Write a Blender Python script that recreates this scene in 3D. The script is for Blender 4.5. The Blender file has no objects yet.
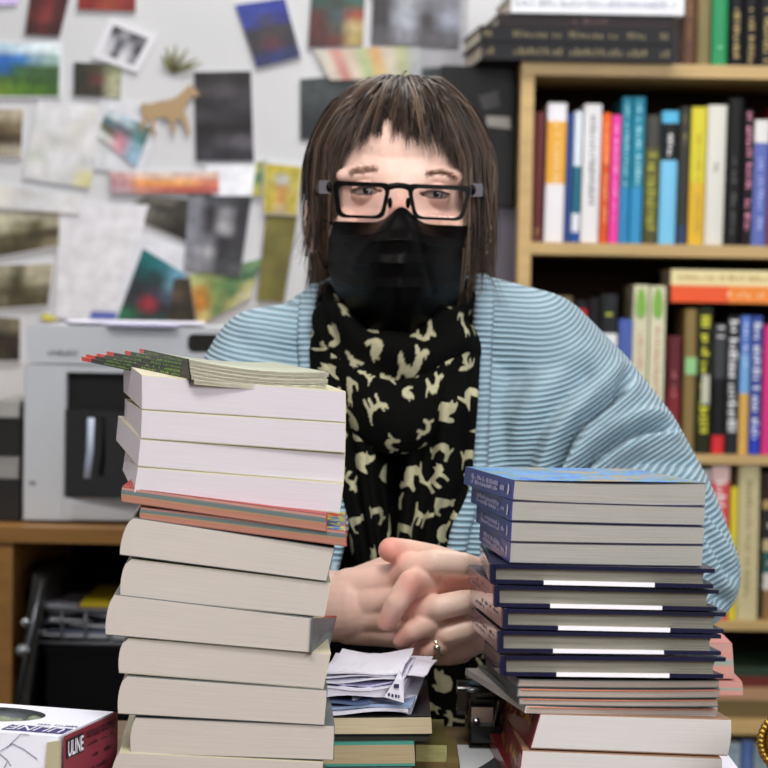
import bpy, math, random
import numpy as np
from mathutils import Vector, Matrix, noise

random.seed(7)
rng = np.random.default_rng(7)
scene = bpy.context.scene
COL = scene.collection
FPX = 2200.0
CAMZ = 1.15
PITCH = math.atan(84.0 / FPX)
ROLL = 0.018
_F = Vector((0, math.cos(PITCH), -math.sin(PITCH)))
_R0 = Vector((1, 0, 0)); _U0 = Vector((0, math.sin(PITCH), math.cos(PITCH)))
_R = _R0 * math.cos(ROLL) + _U0 * math.sin(ROLL)
_U = _U0 * math.cos(ROLL) - _R0 * math.sin(ROLL)
CAM = Vector((0, 0, CAMZ))

def ray(px, py):
    return _F * FPX + _R * (px - 384) + _U * (384 - py)

def P(px, py, Y):
    """world point seen at photo position px, py at distance Y into the room"""
    d = ray(px, py)
    return CAM + d * (Y / d.y)

def Pplane(px, py, p0, n):
    d = ray(px, py)
    t = (p0 - CAM).dot(n) / d.dot(n)
    return CAM + d * t

# ------------------------------------------------------------------ camera
cd = bpy.data.cameras.new('camera'); co = bpy.data.objects.new('camera', cd); COL.objects.link(co)
M = Matrix((( _R.x, _U.x, -_F.x, CAM.x), (_R.y, _U.y, -_F.y, CAM.y), (_R.z, _U.z, -_F.z, CAM.z), (0, 0, 0, 1)))
co.matrix_world = M
cd.sensor_width = 36; cd.lens = FPX / 768 * 36
cd.clip_start = 0.05; cd.clip_end = 60
cd.dof.use_dof = True; cd.dof.focus_distance = 1.60; cd.dof.aperture_fstop = 11.5
scene.camera = co

# ------------------------------------------------------------------ materials
def lin(c):
    return tuple(((v / 255) / 12.92 if v / 255 <= 0.04045 else ((v / 255 + 0.055) / 1.055) ** 2.4) for v in c)

_m = {}
def mat(name, rgb, rough=0.55, spec=0.4, metal=0.0, bump=0.0, bscale=200, var=0.0, vscale=6, coat=0.0, emit=None):
    if name in _m: return _m[name]
    m = bpy.data.materials.new(name); m.use_nodes = True; _m[name] = m
    nt = m.node_tree; b = nt.nodes['Principled BSDF']
    c = lin(rgb)
    b.inputs['Base Color'].default_value = (*c, 1)
    b.inputs['Roughness'].default_value = rough
    b.inputs['Specular IOR Level'].default_value = spec
    b.inputs['Metallic'].default_value = metal
    b.inputs['Coat Weight'].default_value = coat
    tc = nt.nodes.new('ShaderNodeTexCoord')
    if var:
        n = nt.nodes.new('ShaderNodeTexNoise'); n.inputs['Scale'].default_value = vscale; n.inputs['Detail'].default_value = 5
        r = nt.nodes.new('ShaderNodeValToRGB')
        r.color_ramp.elements[0].position = .3; r.color_ramp.elements[1].position = .7
        r.color_ramp.elements[0].color = (*[v * (1 - var) for v in c], 1)
        r.color_ramp.elements[1].color = (*[min(1, v * (1 + var)) for v in c], 1)
        nt.links.new(tc.outputs['Object'], n.inputs['Vector']); nt.links.new(n.outputs['Fac'], r.inputs['Fac'])
        nt.links.new(r.outputs['Color'], b.inputs['Base Color'])
    if bump:
        n = nt.nodes.new('ShaderNodeTexNoise'); n.inputs['Scale'].default_value = bscale
        bp = nt.nodes.new('ShaderNodeBump'); bp.inputs['Strength'].default_value = bump; bp.inputs['Distance'].default_value = .002
        nt.links.new(tc.outputs['Object'], n.inputs['Vector']); nt.links.new(n.outputs['Fac'], bp.inputs['Height'])
        nt.links.new(bp.outputs['Normal'], b.inputs['Normal'])
    return m

def pages_mat(name, rgb, var=0.10, lines=45, stripes=None):
    """cut page edges: fine streaks that run along the sheets (UV v = through the thickness)"""
    if name in _m: return _m[name]
    m = bpy.data.materials.new(name); m.use_nodes = True; _m[name] = m
    nt = m.node_tree; b = nt.nodes['Principled BSDF']; b.inputs['Roughness'].default_value = .8
    b.inputs['Specular IOR Level'].default_value = .15
    uv = nt.nodes.new('ShaderNodeUVMap'); mp = nt.nodes.new('ShaderNodeMapping')
    mp.inputs['Scale'].default_value = (1.2, lines, 1)
    n = nt.nodes.new('ShaderNodeTexNoise'); n.inputs['Scale'].default_value = 1.6; n.inputs['Detail'].default_value = 3
    nt.links.new(uv.outputs['UV'], mp.inputs['Vector']); nt.links.new(mp.outputs['Vector'], n.inputs['Vector'])
    r = nt.nodes.new('ShaderNodeValToRGB'); r.color_ramp.elements[0].position = .35; r.color_ramp.elements[1].position = .68
    c = lin(rgb)
    r.color_ramp.elements[0].color = (*[v * (1 - var) for v in c], 1); r.color_ramp.elements[1].color = (*[min(1, v * (1 + var)) for v in c], 1)
    nt.links.new(n.outputs['Fac'], r.inputs['Fac'])
    out = r.outputs['Color']
    if stripes:     # list of (v position, colour): coloured signatures
        sx = nt.nodes.new('ShaderNodeSeparateXYZ'); nt.links.new(uv.outputs['UV'], sx.inputs[0])
        rr = nt.nodes.new('ShaderNodeValToRGB'); rr.color_ramp.interpolation = 'EASE'
        els = rr.color_ramp.elements
        els[0].position = stripes[0][0]; els[0].color = (*lin(stripes[0][1]), 1)
        els[1].position = stripes[-1][0]; els[1].color = (*lin(stripes[-1][1]), 1)
        for p_, c_ in stripes[1:-1]:
            e = els.new(p_); e.color = (*lin(c_), 1)
        nt.links.new(sx.outputs['Y'], rr.inputs['Fac'])
        mx = nt.nodes.new('ShaderNodeMix'); mx.data_type = 'RGBA'; mx.blend_type = 'MULTIPLY'; mx.inputs['Factor'].default_value = .8
        nt.links.new(rr.outputs['Color'], mx.inputs[6]); nt.links.new(r.outputs['Color'], mx.inputs[7]); out = mx.outputs[2]
    nt.links.new(out, b.inputs['Base Color'])
    bp = nt.nodes.new('ShaderNodeBump'); bp.inputs['Strength'].default_value = .25; bp.inputs['Distance'].default_value = .0006
    nt.links.new(n.outputs['Fac'], bp.inputs['Height']); nt.links.new(bp.outputs['Normal'], b.inputs['Normal'])
    return m

def attr_mat(name, rough=.5, spec=.4, mott=0.0, mscale=30, sss=0.0):
    if name in _m: return _m[name]
    m = bpy.data.materials.new(name); m.use_nodes = True; _m[name] = m
    nt = m.node_tree; b = nt.nodes['Principled BSDF']; b.inputs['Roughness'].default_value = rough
    b.inputs['Specular IOR Level'].default_value = spec
    a = nt.nodes.new('ShaderNodeAttribute'); a.attribute_name = 'Col'
    out = a.outputs['Color']
    if mott:
        tc = nt.nodes.new('ShaderNodeTexCoord'); n = nt.nodes.new('ShaderNodeTexNoise'); n.inputs['Scale'].default_value = mscale; n.inputs['Detail'].default_value = 4
        nt.links.new(tc.outputs['Object'], n.inputs['Vector'])
        r = nt.nodes.new('ShaderNodeValToRGB'); r.color_ramp.elements[0].position = .35; r.color_ramp.elements[1].position = .65
        k = 1 - mott; r.color_ramp.elements[0].color = (k, k, k, 1); k = 1 + mott; r.color_ramp.elements[1].color = (k, k, k, 1)
        nt.links.new(n.outputs['Fac'], r.inputs['Fac'])
        mx = nt.nodes.new('ShaderNodeMix'); mx.data_type = 'RGBA'; mx.blend_type = 'MULTIPLY'; mx.inputs['Factor'].default_value = 1
        nt.links.new(out, mx.inputs[6]); nt.links.new(r.outputs['Color'], mx.inputs[7]); out = mx.outputs[2]
    nt.links.new(out, b.inputs['Base Color'])
    if sss:
        b.inputs['Subsurface Weight'].default_value = sss
        b.inputs['Subsurface Radius'].default_value = (.012, .004, .002); b.inputs['Subsurface Scale'].default_value = .6
    return m

def wood_mat(name, rgb, rough=.45):
    if name in _m: return _m[name]
    m = bpy.data.materials.new(name); m.use_nodes = True; _m[name] = m
    nt = m.node_tree; b = nt.nodes['Principled BSDF']; b.inputs['Roughness'].default_value = rough
    tc = nt.nodes.new('ShaderNodeTexCoord'); mp = nt.nodes.new('ShaderNodeMapping'); mp.inputs['Scale'].default_value = (2, 14, 14)
    n = nt.nodes.new('ShaderNodeTexNoise'); n.inputs['Scale'].default_value = 3; n.inputs['Detail'].default_value = 6
    nt.links.new(tc.outputs['Object'], mp.inputs['Vector']); nt.links.new(mp.outputs['Vector'], n.inputs['Vector'])
    r = nt.nodes.new('ShaderNodeValToRGB'); c = lin(rgb)
    r.color_ramp.elements[0].position = .3; r.color_ramp.elements[1].position = .7
    r.color_ramp.elements[0].color = (*[v * .8 for v in c], 1); r.color_ramp.elements[1].color = (*[v * 1.12 for v in c], 1)
    nt.links.new(n.outputs['Fac'], r.inputs['Fac']); nt.links.new(r.outputs['Color'], b.inputs['Base Color'])
    return m

# ------------------------------------------------------------------ object helpers
_loc = {}
def tag(o, label=None, cat=None, group=None, kind=None):
    if label: o['label'] = label
    if cat: o['category'] = cat
    if group: o['group'] = group
    if kind: o['kind'] = kind
    return o

def thing(name, loc, label, cat, group=None):
    o = bpy.data.objects.new(name, None); COL.objects.link(o)
    o.empty_display_size = .02
    o.location = loc; _loc[o.name] = Vector(loc)
    return tag(o, label, cat, group)

class MB:
    def __init__(s): s.v = []; s.f = []; s.m = []; s.uv = []; s.col = None
    def vert(s, p, uv=(0, 0)):
        s.v.append(tuple(p)); s.uv.append(uv); return len(s.v) - 1
    def face(s, idx, m=0): s.f.append(tuple(idx)); s.m.append(m)
    def quad(s, a, b, c, d, m=0, uvs=((0, 0), (1, 0), (1, 1), (0, 1))):
        i = [s.vert(p, uvs[k]) for k, p in enumerate((a, b, c, d))]; s.face(i, m)
    def hexa(s, c, m=0, uvs=None):
        """c: 8 corners, front BL BR TR TL then back BL BR TR TL"""
        u4 = uvs or ((0, 0), (1, 0), (1, 1), (0, 1))
        q = [(0, 1, 2, 3), (5, 4, 7, 6), (4, 0, 3, 7), (1, 5, 6, 2), (3, 2, 6, 7), (4, 5, 1, 0)]
        for k, f in enumerate(q):
            s.quad(*[c[i] for i in f], m=m if not isinstance(m, (list, tuple)) else m[k], uvs=u4)
    def box(s, x0, x1, y0, y1, z0, z1, m=0):
        s.hexa([(x0, y0, z0), (x1, y0, z0), (x1, y0, z1), (x0, y0, z1), (x0, y1, z0), (x1, y1, z0), (x1, y1, z1), (x0, y1, z1)], m)
    def rbox(s, x0, x1, y0, y1, z0, z1, r, m=0, axis='y', seg=4):
        """box with the four edges along one axis rounded"""
        pr = []
        if axis == 'y': a0, a1, b0, b1 = x0, x1, z0, z1
        elif axis == 'z': a0, a1, b0, b1 = x0, x1, y0, y1
        else: a0, a1, b0, b1 = y0, y1, z0, z1
        for cx, cy, st in ((a1 - r, b1 - r, 0), (a0 + r, b1 - r, 90), (a0 + r, b0 + r, 180), (a1 - r, b0 + r, 270)):
            for k in range(seg + 1):
                t = math.radians(st + 90 * k / seg); pr.append((cx + r * math.cos(t), cy + r * math.sin(t)))
        if axis == 'y': fa = [(a, y0, b) for a, b in pr]; fb = [(a, y1, b) for a, b in pr]
        elif axis == 'z': fa = [(a, b, z0) for a, b in pr]; fb = [(a, b, z1) for a, b in pr]
        else: fa = [(x0, a, b) for a, b in pr]; fb = [(x1, a, b) for a, b in pr]
        s.prism(fa, fb, m)
    def prism(s, A, B, m=0, mcap=None, uvf=None):
        n = len(A); mc = m if mcap is None else mcap
        uva = uvf or [(0, 0)] * n
        ia = [s.vert(p, uva[k]) for k, p in enumerate(A)]; ib = [s.vert(p, uva[k]) for k, p in enumerate(B)]
        s.face(ia, mc); s.face(ib[::-1], mc)
        for k in range(n):
            j = (k + 1) % n
            i = [s.vert(A[k], uva[k]), s.vert(B[k], uva[k]), s.vert(B[j], uva[j]), s.vert(A[j], uva[j])]
            s.face(i, m)
    def tube(s, pts, radii, seg=8, m=0, squash=None, caps=True):
        """swept tube; squash=(normal vector, factor) flattens it"""
        pts = [Vector(p) for p in pts]; n = len(pts)
        if not hasattr(radii, '__len__'): radii = [radii] * n
        rings = []; prev = None
        for k in range(n):
            t = (pts[min(k + 1, n - 1)] - pts[max(k - 1, 0)])
            t = t.normalized() if t.length > 1e-9 else Vector((0, 0, 1))
            if prev is None:
                a = Vector((0, 0, 1)) if abs(t.z) < .9 else Vector((0, 1, 0))
                u = t.cross(a).normalized()
            else:
                u = (prev - t * prev.dot(t)); u = u.normalized() if u.length > 1e-6 else t.orthogonal().normalized()
            prev = u; w = t.cross(u)
            ring = []
            for q in range(seg):
                an = 2 * math.pi * q / seg
                o = u * (math.cos(an) * radii[k]) + w * (math.sin(an) * radii[k])
                if squash: o = o - squash[0] * (o.dot(squash[0]) * (1 - squash[1]))
                ring.append(s.vert(pts[k] + o, (k / max(1, n - 1), q / seg)))
            rings.append(ring)
        for k in range(n - 1):
            for q in range(seg):
                j = (q + 1) % seg
                s.face((rings[k][q], rings[k][j], rings[k + 1][j], rings[k + 1][q]), m)
        if caps:
            s.face(rings[0][::-1], m); s.face(rings[-1], m)
    def ball(s, c, r, m=0, nu=12, nv=8, rot=None):
        if not hasattr(r, '__len__'): r = (r, r, r)
        c = Vector(c); rows = []
        for i in range(nv + 1):
            th = math.pi * i / nv; row = []
            for j in range(nu):
                ph = 2 * math.pi * j / nu
                o = Vector((r[0] * math.sin(th) * math.cos(ph), r[1] * math.sin(th) * math.sin(ph), r[2] * math.cos(th)))
                if rot is not None: o = rot @ o
                row.append(c + o)
            rows.append(row)
        top = s.vert(rows[0][0]); bot = s.vert(rows[-1][0])
        idx = [[s.vert(p) for p in row] for row in rows[1:-1]]
        for j in range(nu):
            k = (j + 1) % nu
            s.face((top, idx[0][j], idx[0][k]), m); s.face((bot, idx[-1][k], idx[-1][j]), m)
            for i in range(len(idx) - 1):
                s.face((idx[i][j], idx[i + 1][j], idx[i + 1][k], idx[i][k]), m)
    def grid(s, fn, nu, nv, m=0, col=None):
        base = len(s.v)
        for j in range(nv + 1):
            for i in range(nu + 1):
                s.vert(fn(i / nu, j / nv), (i / nu, j / nv))
        for j in range(nv):
            for i in range(nu):
                a = base + j * (nu + 1) + i
                s.face((a, a + 1, a + nu + 2, a + nu + 1), m)
    def build(s, name, mats, parent=None, smooth=False, origin=None):
        if not isinstance(mats, (list, tuple)): mats = [mats]
        me = bpy.data.meshes.new(name)
        if parent is not None: off = _loc[parent.name]
        else: off = Vector(origin) if origin is not None else Vector((0, 0, 0))
        vs = np.array(s.v, dtype=float) - np.array(off)
        me.from_pydata(vs.tolist(), [], s.f)
        for m in mats: me.materials.append(m)
        me.polygons.foreach_set('material_index', s.m)
        if smooth: me.polygons.foreach_set('use_smooth', [True] * len(s.f))
        ul = me.uv_layers.new(name='UVMap')
        li = np.zeros(len(me.loops), dtype=np.int32); me.loops.foreach_get('vertex_index', li)
        ul.data.foreach_set('uv', np.array(s.uv, dtype=np.float32)[li].ravel())
        if s.col is not None:
            a = me.color_attributes.new('Col', 'FLOAT_COLOR', 'POINT')
            a.data.foreach_set('color', np.array(s.col, dtype=np.float32).ravel())
        me.update()
        o = bpy.data.objects.new(name, me); COL.objects.link(o)
        if parent is not None:
            o.parent = parent; _loc[o.name] = _loc[parent.name]
        else:
            o.location = off; _loc[o.name] = Vector(off)
        return o

def bevel(o, w, seg=2):
    b = o.modifiers.new('bevel', 'BEVEL'); b.width = w; b.segments = seg; b.limit_method = 'ANGLE'
    return o

def text_shape(s, bold=False):
    """outline of a line of type as (verts, faces), height of capitals about 0.7"""
    cu = bpy.data.curves.new('type', 'FONT'); cu.body = s; cu.size = 1
    if bold: cu.offset = .02
    o = bpy.data.objects.new('type', cu); COL.objects.link(o)
    dg = bpy.context.evaluated_depsgraph_get()
    me = bpy.data.meshes.new_from_object(o.evaluated_get(dg))
    vs = [tuple(v.co) for v in me.vertices]; fs = [tuple(p.vertices) for p in me.polygons]
    bpy.data.objects.remove(o); bpy.data.meshes.remove(me); bpy.data.curves.remove(cu)
    return vs, fs

def put_text(mb, s, origin, ux, uy, width, height, m, lift, bold=False):
    vs, fs = text_shape(s, bold)
    w = max(v[0] for v in vs); h = max(v[1] for v in vs)
    n = ux.cross(uy).normalized() * lift
    idx = [mb.vert(origin + ux * (v[0] / w * width) + uy * (v[1] / h * height) + n) for v in vs]
    for f in fs: mb.face([idx[i] for i in f], m)

# ------------------------------------------------------------------ setting
def struct(name, mb, m, **k):
    o = mb.build(name, m, **k); o['kind'] = 'structure'; return o
WALLY = 3.87
wallm = mat('painted_wall', (208, 209, 212), .8, .2, var=.04, vscale=3)
b = MB(); b.box(-1.9, 1.9, WALLY, WALLY + .1, 0, 2.7); struct('wall_back', b, wallm)
b = MB(); b.box(-2.0, -1.9, -1.6, WALLY + .1, 0, 2.7); struct('wall_left', b, wallm)
b = MB(); b.box(1.9, 2.0, -1.6, WALLY + .1, 0, 2.7); struct('wall_right', b, wallm)
b = MB(); b.box(-2, 2, -1.6, WALLY + .1, -.1, 0); struct('floor', b, mat('grey_carpet', (92, 88, 84), .9, .1, bump=.4, var=.15, vscale=40))
b = MB(); b.box(-2, 2, -1.6, WALLY + .1, 2.7, 2.8); struct('ceiling', b, mat('ceiling_paint', (226, 225, 221), .9, .1, var=.03))
# ------------------------------------------------------------------ books in the two piles
class Frame:
    def __init__(s, TL, TR, BR, BL, Y0, L, far=None, dx=0.0, dz=0.0, sag=0.0):
        bl = P(*BL, Y0)
        if far is not None:
            fp = P(far[0], far[1], Y0 + L * .985); s.d = fp - bl
        else:
            s.d = Vector((dx * L, L, dz * L))
        n = Vector((s.d.x, s.d.y, 0)).normalized()
        s.c = [Pplane(*q, bl, n) for q in (BL, BR, TR, TL)]
        s.sag = sag; s.h = (s.c[3] - s.c[0]).length; s.w = (s.c[1] - s.c[0]).length
        s.n = n; s.L = s.d.length
    def pt(s, u, v, w):
        c = s.c
        p = (c[0] * (1 - u) + c[1] * u) * (1 - v) + (c[3] * (1 - u) + c[2] * u) * v + s.d * w
        return p + Vector((0, 0, -s.sag * 4 * u * (1 - u)))
    def base(s):
        return s.pt(.5, 0, .5)

def pageblock(mb, fr, u0, u1, v0, v1, w0, w1, m=0, bulgeL=0.0, bulgeR=0.0, rnd=0.0, n=12):
    """block of sheets; fore-edge or spine ends may bulge, corners may be rounded"""
    prof = []
    rh = rnd
    for k in range(n + 1):       # bottom, left to right
        u = u0 + (u1 - u0) * k / n; prof.append((u, v0))
    for k in range(1, 7):        # right end
        t = k / 7; v = v0 + (v1 - v0) * t
        prof.append((u1 + bulgeR * 4 * t * (1 - t), v))
    for k in range(n + 1):
        u = u1 + (u0 - u1) * k / n; prof.append((u, v1))
    for k in range(1, 7):
        t = 1 - k / 7; v = v0 + (v1 - v0) * t
        prof.append((u0 - bulgeL * 4 * t * (1 - t) * (1.0), v))
    if rh:
        # pull the top corners in a little so the block looks soft
        prof = [(u + (rh * (v / v1) ** 14 if (bulgeL and abs(u - u0) < .5 and u < u0 + 1e-6 and v > .5) else 0) - (rh * (v / v1) ** 14 if (bulgeR and u > u1 - 1e-6 and v > .5) else 0), v) for u, v in prof]
    A = [fr.pt(u, v, w0) for u, v in prof]; B = [fr.pt(u, v, w1) for u, v in prof]
    # front and back as strips so sagging blocks stay clean
    mb.prism(A, B, m, uvf=prof)

def sheet(mb, fr, u0, u1, v0, v1, w0, w1, m=0, n=10):
    for k in range(n):
        a = u0 + (u1 - u0) * k / n; b_ = u0 + (u1 - u0) * (k + 1) / n
        c = [fr.pt(a, v0, w0), fr.pt(b_, v0, w0), fr.pt(b_, v1, w0), fr.pt(a, v1, w0),
             fr.pt(a, v0, w1), fr.pt(b_, v0, w1), fr.pt(b_, v1, w1), fr.pt(a, v1, w1)]
        mb.hexa(c, m, uvs=((a, v0), (b_, v0), (b_, v1), (a, v1)))

def marks(mb, o, ux, uy, n, rows, m, fill=.75, seed=1, lift=.0003):
    """unreadable lines of small print: short upright strokes"""
    r = random.Random(seed)
    for (v0, v1, x0, x1, dens) in rows:
        x = x0
        while x < x1:
            wd = dens * r.uniform(.45, .9)
            if r.random() < fill:
                a = v0 + (v1 - v0) * r.choice((0, 0, .15)); b_ = v1 - (v1 - v0) * r.choice((0, 0, .25, .4))
                p = [o + ux * x + uy * a, o + ux * (x + wd) + uy * a, o + ux * (x + wd) + uy * b_, o + ux * x + uy * b_]
                mb.quad(*[q + n * lift for q in p], m=m)
            x += dens * 1.15

PW = pages_mat('white_pages', (196, 190, 196), .05, 30)
PC = pages_mat('cream_pages', (184, 176, 169), .05, 30)
PG = pages_mat('grey_pages', (156, 153, 147), .14, 26)
PH = pages_mat('hardback_pages', (136, 132, 120), .24, 16)
PCOM = pages_mat('comic_pages', (236, 226, 222), .10, 22,
                 [(0.0, (176, 130, 114)), (.38, (170, 120, 104)), (.50, (158, 136, 104)), (.58, (98, 118, 118)), (.78, (106, 122, 124)), (.86, (182, 136, 128)), (1.0, (200, 166, 160))])
POR = pages_mat('magazine_pages', (164, 152, 144), .22, 20)

def motley(name, cols, scale=22):
    if name in _m: return _m[name]
    m = bpy.data.materials.new(name); m.use_nodes = True; _m[name] = m
    nt = m.node_tree; b = nt.nodes['Principled BSDF']; b.inputs['Roughness'].default_value = .3
    tc = nt.nodes.new('ShaderNodeTexCoord'); n = nt.nodes.new('ShaderNodeTexNoise'); n.inputs['Scale'].default_value = scale; n.inputs['Detail'].default_value = 2
    r = nt.nodes.new('ShaderNodeValToRGB'); r.color_ramp.interpolation = 'CONSTANT'; e = r.color_ramp.elements
    for k, c in enumerate(cols):
        pos = .36 + .28 * k / len(cols)
        if k < 2: e[k].position = pos if k else 0; q = e[k]
        else: q = e.new(pos)
        q.color = (*lin(c), 1)
    nt.links.new(tc.outputs['Object'], n.inputs['Vector']); nt.links.new(n.outputs['Fac'], r.inputs['Fac']); nt.links.new(r.outputs['Color'], b.inputs['Base Color'])
    return m

def paperback(fr, label, pages, cover, group=None, spine='R', bulge=.02, rnd=.01, t=.0006, inset=.0006, spineart=None, cat='book', cover_top=None, edge=None):
    o = thing('paperback_book', fr.base(), label, cat, group)
    tv = t / fr.h; tu = t / fr.w
    mb = MB(); pageblock(mb, fr, 0.0, 1.0, tv, 1 - tv, 0.0, .995, 0,
                         bulge if spine == 'R' else 0, bulge * .6 if spine == 'L' else 0, rnd if spine == 'R' else 0)
    mb.build('pages', pages, o)
    mb = MB(); r = rnd
    mats = [cover] + ([edge] if edge else []); ei = 1 if edge else 0
    sheet(mb, fr, r if spine == 'R' else 0, 1 - (r if spine == 'L' else 0), 1 - tv, 1, .0015, 1, ei); sheet(mb, fr, 0, 1, 0, tv, .0015, 1, ei)
    if spine == 'R': sheet(mb, fr, 1, 1 + tu, 0, 1, .001, 1, 0, 1)
    else: sheet(mb, fr, -tu, 0, 0, 1, .001, 1, 0, 1)
    if cover_top is not None:      # printed front cover, seen where the book above leaves it bare
        k = len(mats); mats.append(cover_top)
        mb.quad(*[fr.pt(u, 1, w) + Vector((0, 0, .0002)) for u, w in ((r, 0.004), (1 - r, 0.004), (1 - r, 1), (r, 1))], m=k)
    if spineart:
        spineart(mb, fr, mats)
    mb.build('cover', mats, o)
    return o

G1 = 'white-paged paperbacks at the top of the left-hand pile'
YA = 1.50
ivory = mat('ivory_cover', (196, 188, 160), .5)
greyc = mat('grey_cover', (92, 98, 98), .4)
bluec = mat('blue_cover', (58, 66, 150), .4)
paintA = mat('printed_cover', (150, 150, 140), .35, var=.6, vscale=18)
redtop = mat('red_cover', (168, 50, 46), .4)

specA = [  # TL TR BR BL far-bottom-left, label
 ((142, 375), (345, 391.5), (345, 422.5), (142, 409.5), (123.5, 391.5), 'thick white-paged paperback just under the fanned booklets, ivory-edged', ivory),
 ((142, 410), (345, 423), (344.5, 453), (141, 438.5), (124, 424), 'thick white-paged paperback, second book below the fanned booklets', ivory),
 ((140.5, 439), (344.5, 453.5), (343, 483), (138, 466.5), (116, 440), 'white-paged paperback that juts out furthest to the side of its pile, above a flush one', ivory),
 ((138, 467), (343, 483.5), (339, 513.5), (134, 493), (122.5, 470), 'white-paged paperback resting directly on the comic-like books with banded edges', ivory),
]
for TL, TR, BR, BL, far, lab, cv in specA:
    fr = Frame(TL, TR, BR, BL, YA, .205, far=far)
    paperback(fr, lab, PW, cv, G1, 'R', 0.0, 0.0)

# banded comic collections
cyan_yel = motley('bright_comic_cover', [(196, 54, 44), (206, 196, 40), (60, 110, 190), (214, 208, 50), (40, 90, 170)], 45); brownedge = mat('comic_edge', (150, 96, 84), .6)
fr = Frame((122, 487), (326, 515), (326, 532), (122, 502), YA, .235, dx=-.02)
def art1(mb, fr, mats):
    pass
paperback(fr, 'thin graphic novel with pink and teal banded edges and red cover, upper of two', PCOM, redtop, 'banded graphic novels in the left-hand pile', 'R', .004, 0, cover_top=redtop, edge=brownedge)
fr = Frame((141, 507), (345.5, 531), (346, 546.5), (140, 519), YA + .002, .13, dx=-.02)
o = paperback(fr, 'thin graphic novel with brown banded edges and yellow-blue cover, lower of two', PCOM, redtop, 'banded graphic novels in the left-hand pile', 'R', .004, 0, cover_top=cyan_yel, edge=brownedge)

G2 = 'cream-paged paperbacks in the left-hand pile'
specC = [
 ((131, 517), (334, 548), (326, 581.5), (119.5, 555), 'cream-paged paperback with a slanting edge directly below the banded graphic novels', .00, .02),
 ((127, 558.5), (330, 583), (323.5, 617), (120.5, 597), 'cream-paged paperback second below the banded graphic novels, above the art-spined one', .00, .03),
 ((113, 594), (312.5, 618), (310.5, 653), (105.5, 635), 'cream-paged paperback with a dark painted spine that juts out sideways from the pile', .0, 0),
 ((124, 638), (330, 653.5), (322.5, 689), (119, 673), 'cream-paged paperback directly below the one with the dark painted spine', .0, .03),
 ((124, 675.5), (327, 690), (324, 725.5), (118, 714), 'cream-paged paperback third from the lowest visible one of the tall pile', .0, .03),
 ((135, 717), (334, 725.5), (333, 760.5), (131, 753.5), 'cream-paged paperback beside the glove carton, set back from its neighbours', .0, .0),
 ((118.5, 752), (322, 762), (321, 795), (110, 788), 'cream-paged paperback cut by the lower edge of the photo, under the set-back one', .0, .0),
]
dark_art = mat('dark_painted_cover', (84, 92, 96), .35, var=.7, vscale=14)
for k, (TL, TR, BR, BL, lab, a, r_) in enumerate(specC):
    if k == 2:
        fr = Frame(TL, TR, BR, BL, YA, .205, dx=-.045)
        o = paperback(fr, lab, PC, greyc, G2, 'R', .012, .01)
        # the painted wrap stands out past the sheets on the spine side
        mb = MB()
        a0 = fr.pt(1.0, 0, 0.0); a1 = fr.pt(1.0, 1, 0.0)
        q = [P(311, 654, YA + .004), P(328, 652.5, YA + .10), P(336.5, 618, YA + .10), P(313, 618.5, YA + .004)]
        th = Vector((.0008, .0008, 0))
        mb.hexa([q[0], q[1], q[2], q[3], *[p_ + Vector((-.0012, .0004, 0)) for p_ in q]], 0)
        q2 = [P(322, 617.8, YA + .05), P(336.6, 617.8, YA + .10), P(336.6, 615.6, YA + .10), P(320, 615.6, YA + .05)]
        mb.quad(*q2, m=1)
        mb.build('spine', [dark_art, redtop], o)
    else:
        fr = Frame(TL, TR, BR, BL, YA + .002 * (k % 2), .205, dx=-.055)
        paperback(fr, lab, PC, greyc if k in (0, 4, 5) else ivory, G2, 'R', .012, r_ * .5 + .004)
fr = Frame((112, 789), (321, 796), (321, 829), (112, 829), YA, .205, dx=0)
paperback(fr, 'lowest cream-paged paperback of the tall pile, resting on the table top', PC, greyc, G2, 'R', .01, .004)

# fanned booklets on top of the pile
blk = mat('booklet_spine', (32, 36, 28), .4); grn = mat('booklet_green_print', (128, 176, 60), .4); redtip = mat('booklet_red_tip', (222, 58, 48), .4)
PBK = pages_mat('booklet_pages', (202, 196, 176), .3, 5)
bcov = mat('booklet_cover', (168, 172, 150), .4, var=.2)
nearx = [193, 190.5, 189.5, 189, 188.5, 188]; neary = [384, 379, 375, 371, 367, 363.5]
farx = [82, 86.5, 97, 107, 125.5, 140]; fary = [360.5, 358.2, 357.4, 355.3, 354.6, 352.5]
rx_ = [326, 327, 325, 328, 327, 329]; ry = [392.5, 389, 386.5, 383.5, 380, 376.5]
names = ['lowest booklet of the fan, its red tip reaching furthest out', 'second booklet from the bottom of the fan, dark spine with red tip',
         'third booklet up the fan on the pile, dark spine with red tip', 'fourth booklet up the fan on the pile, dark spine with red tip',
         'fifth booklet up the fan, its red tip set well back', 'topmost booklet of the fan, lying above all the others']
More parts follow.
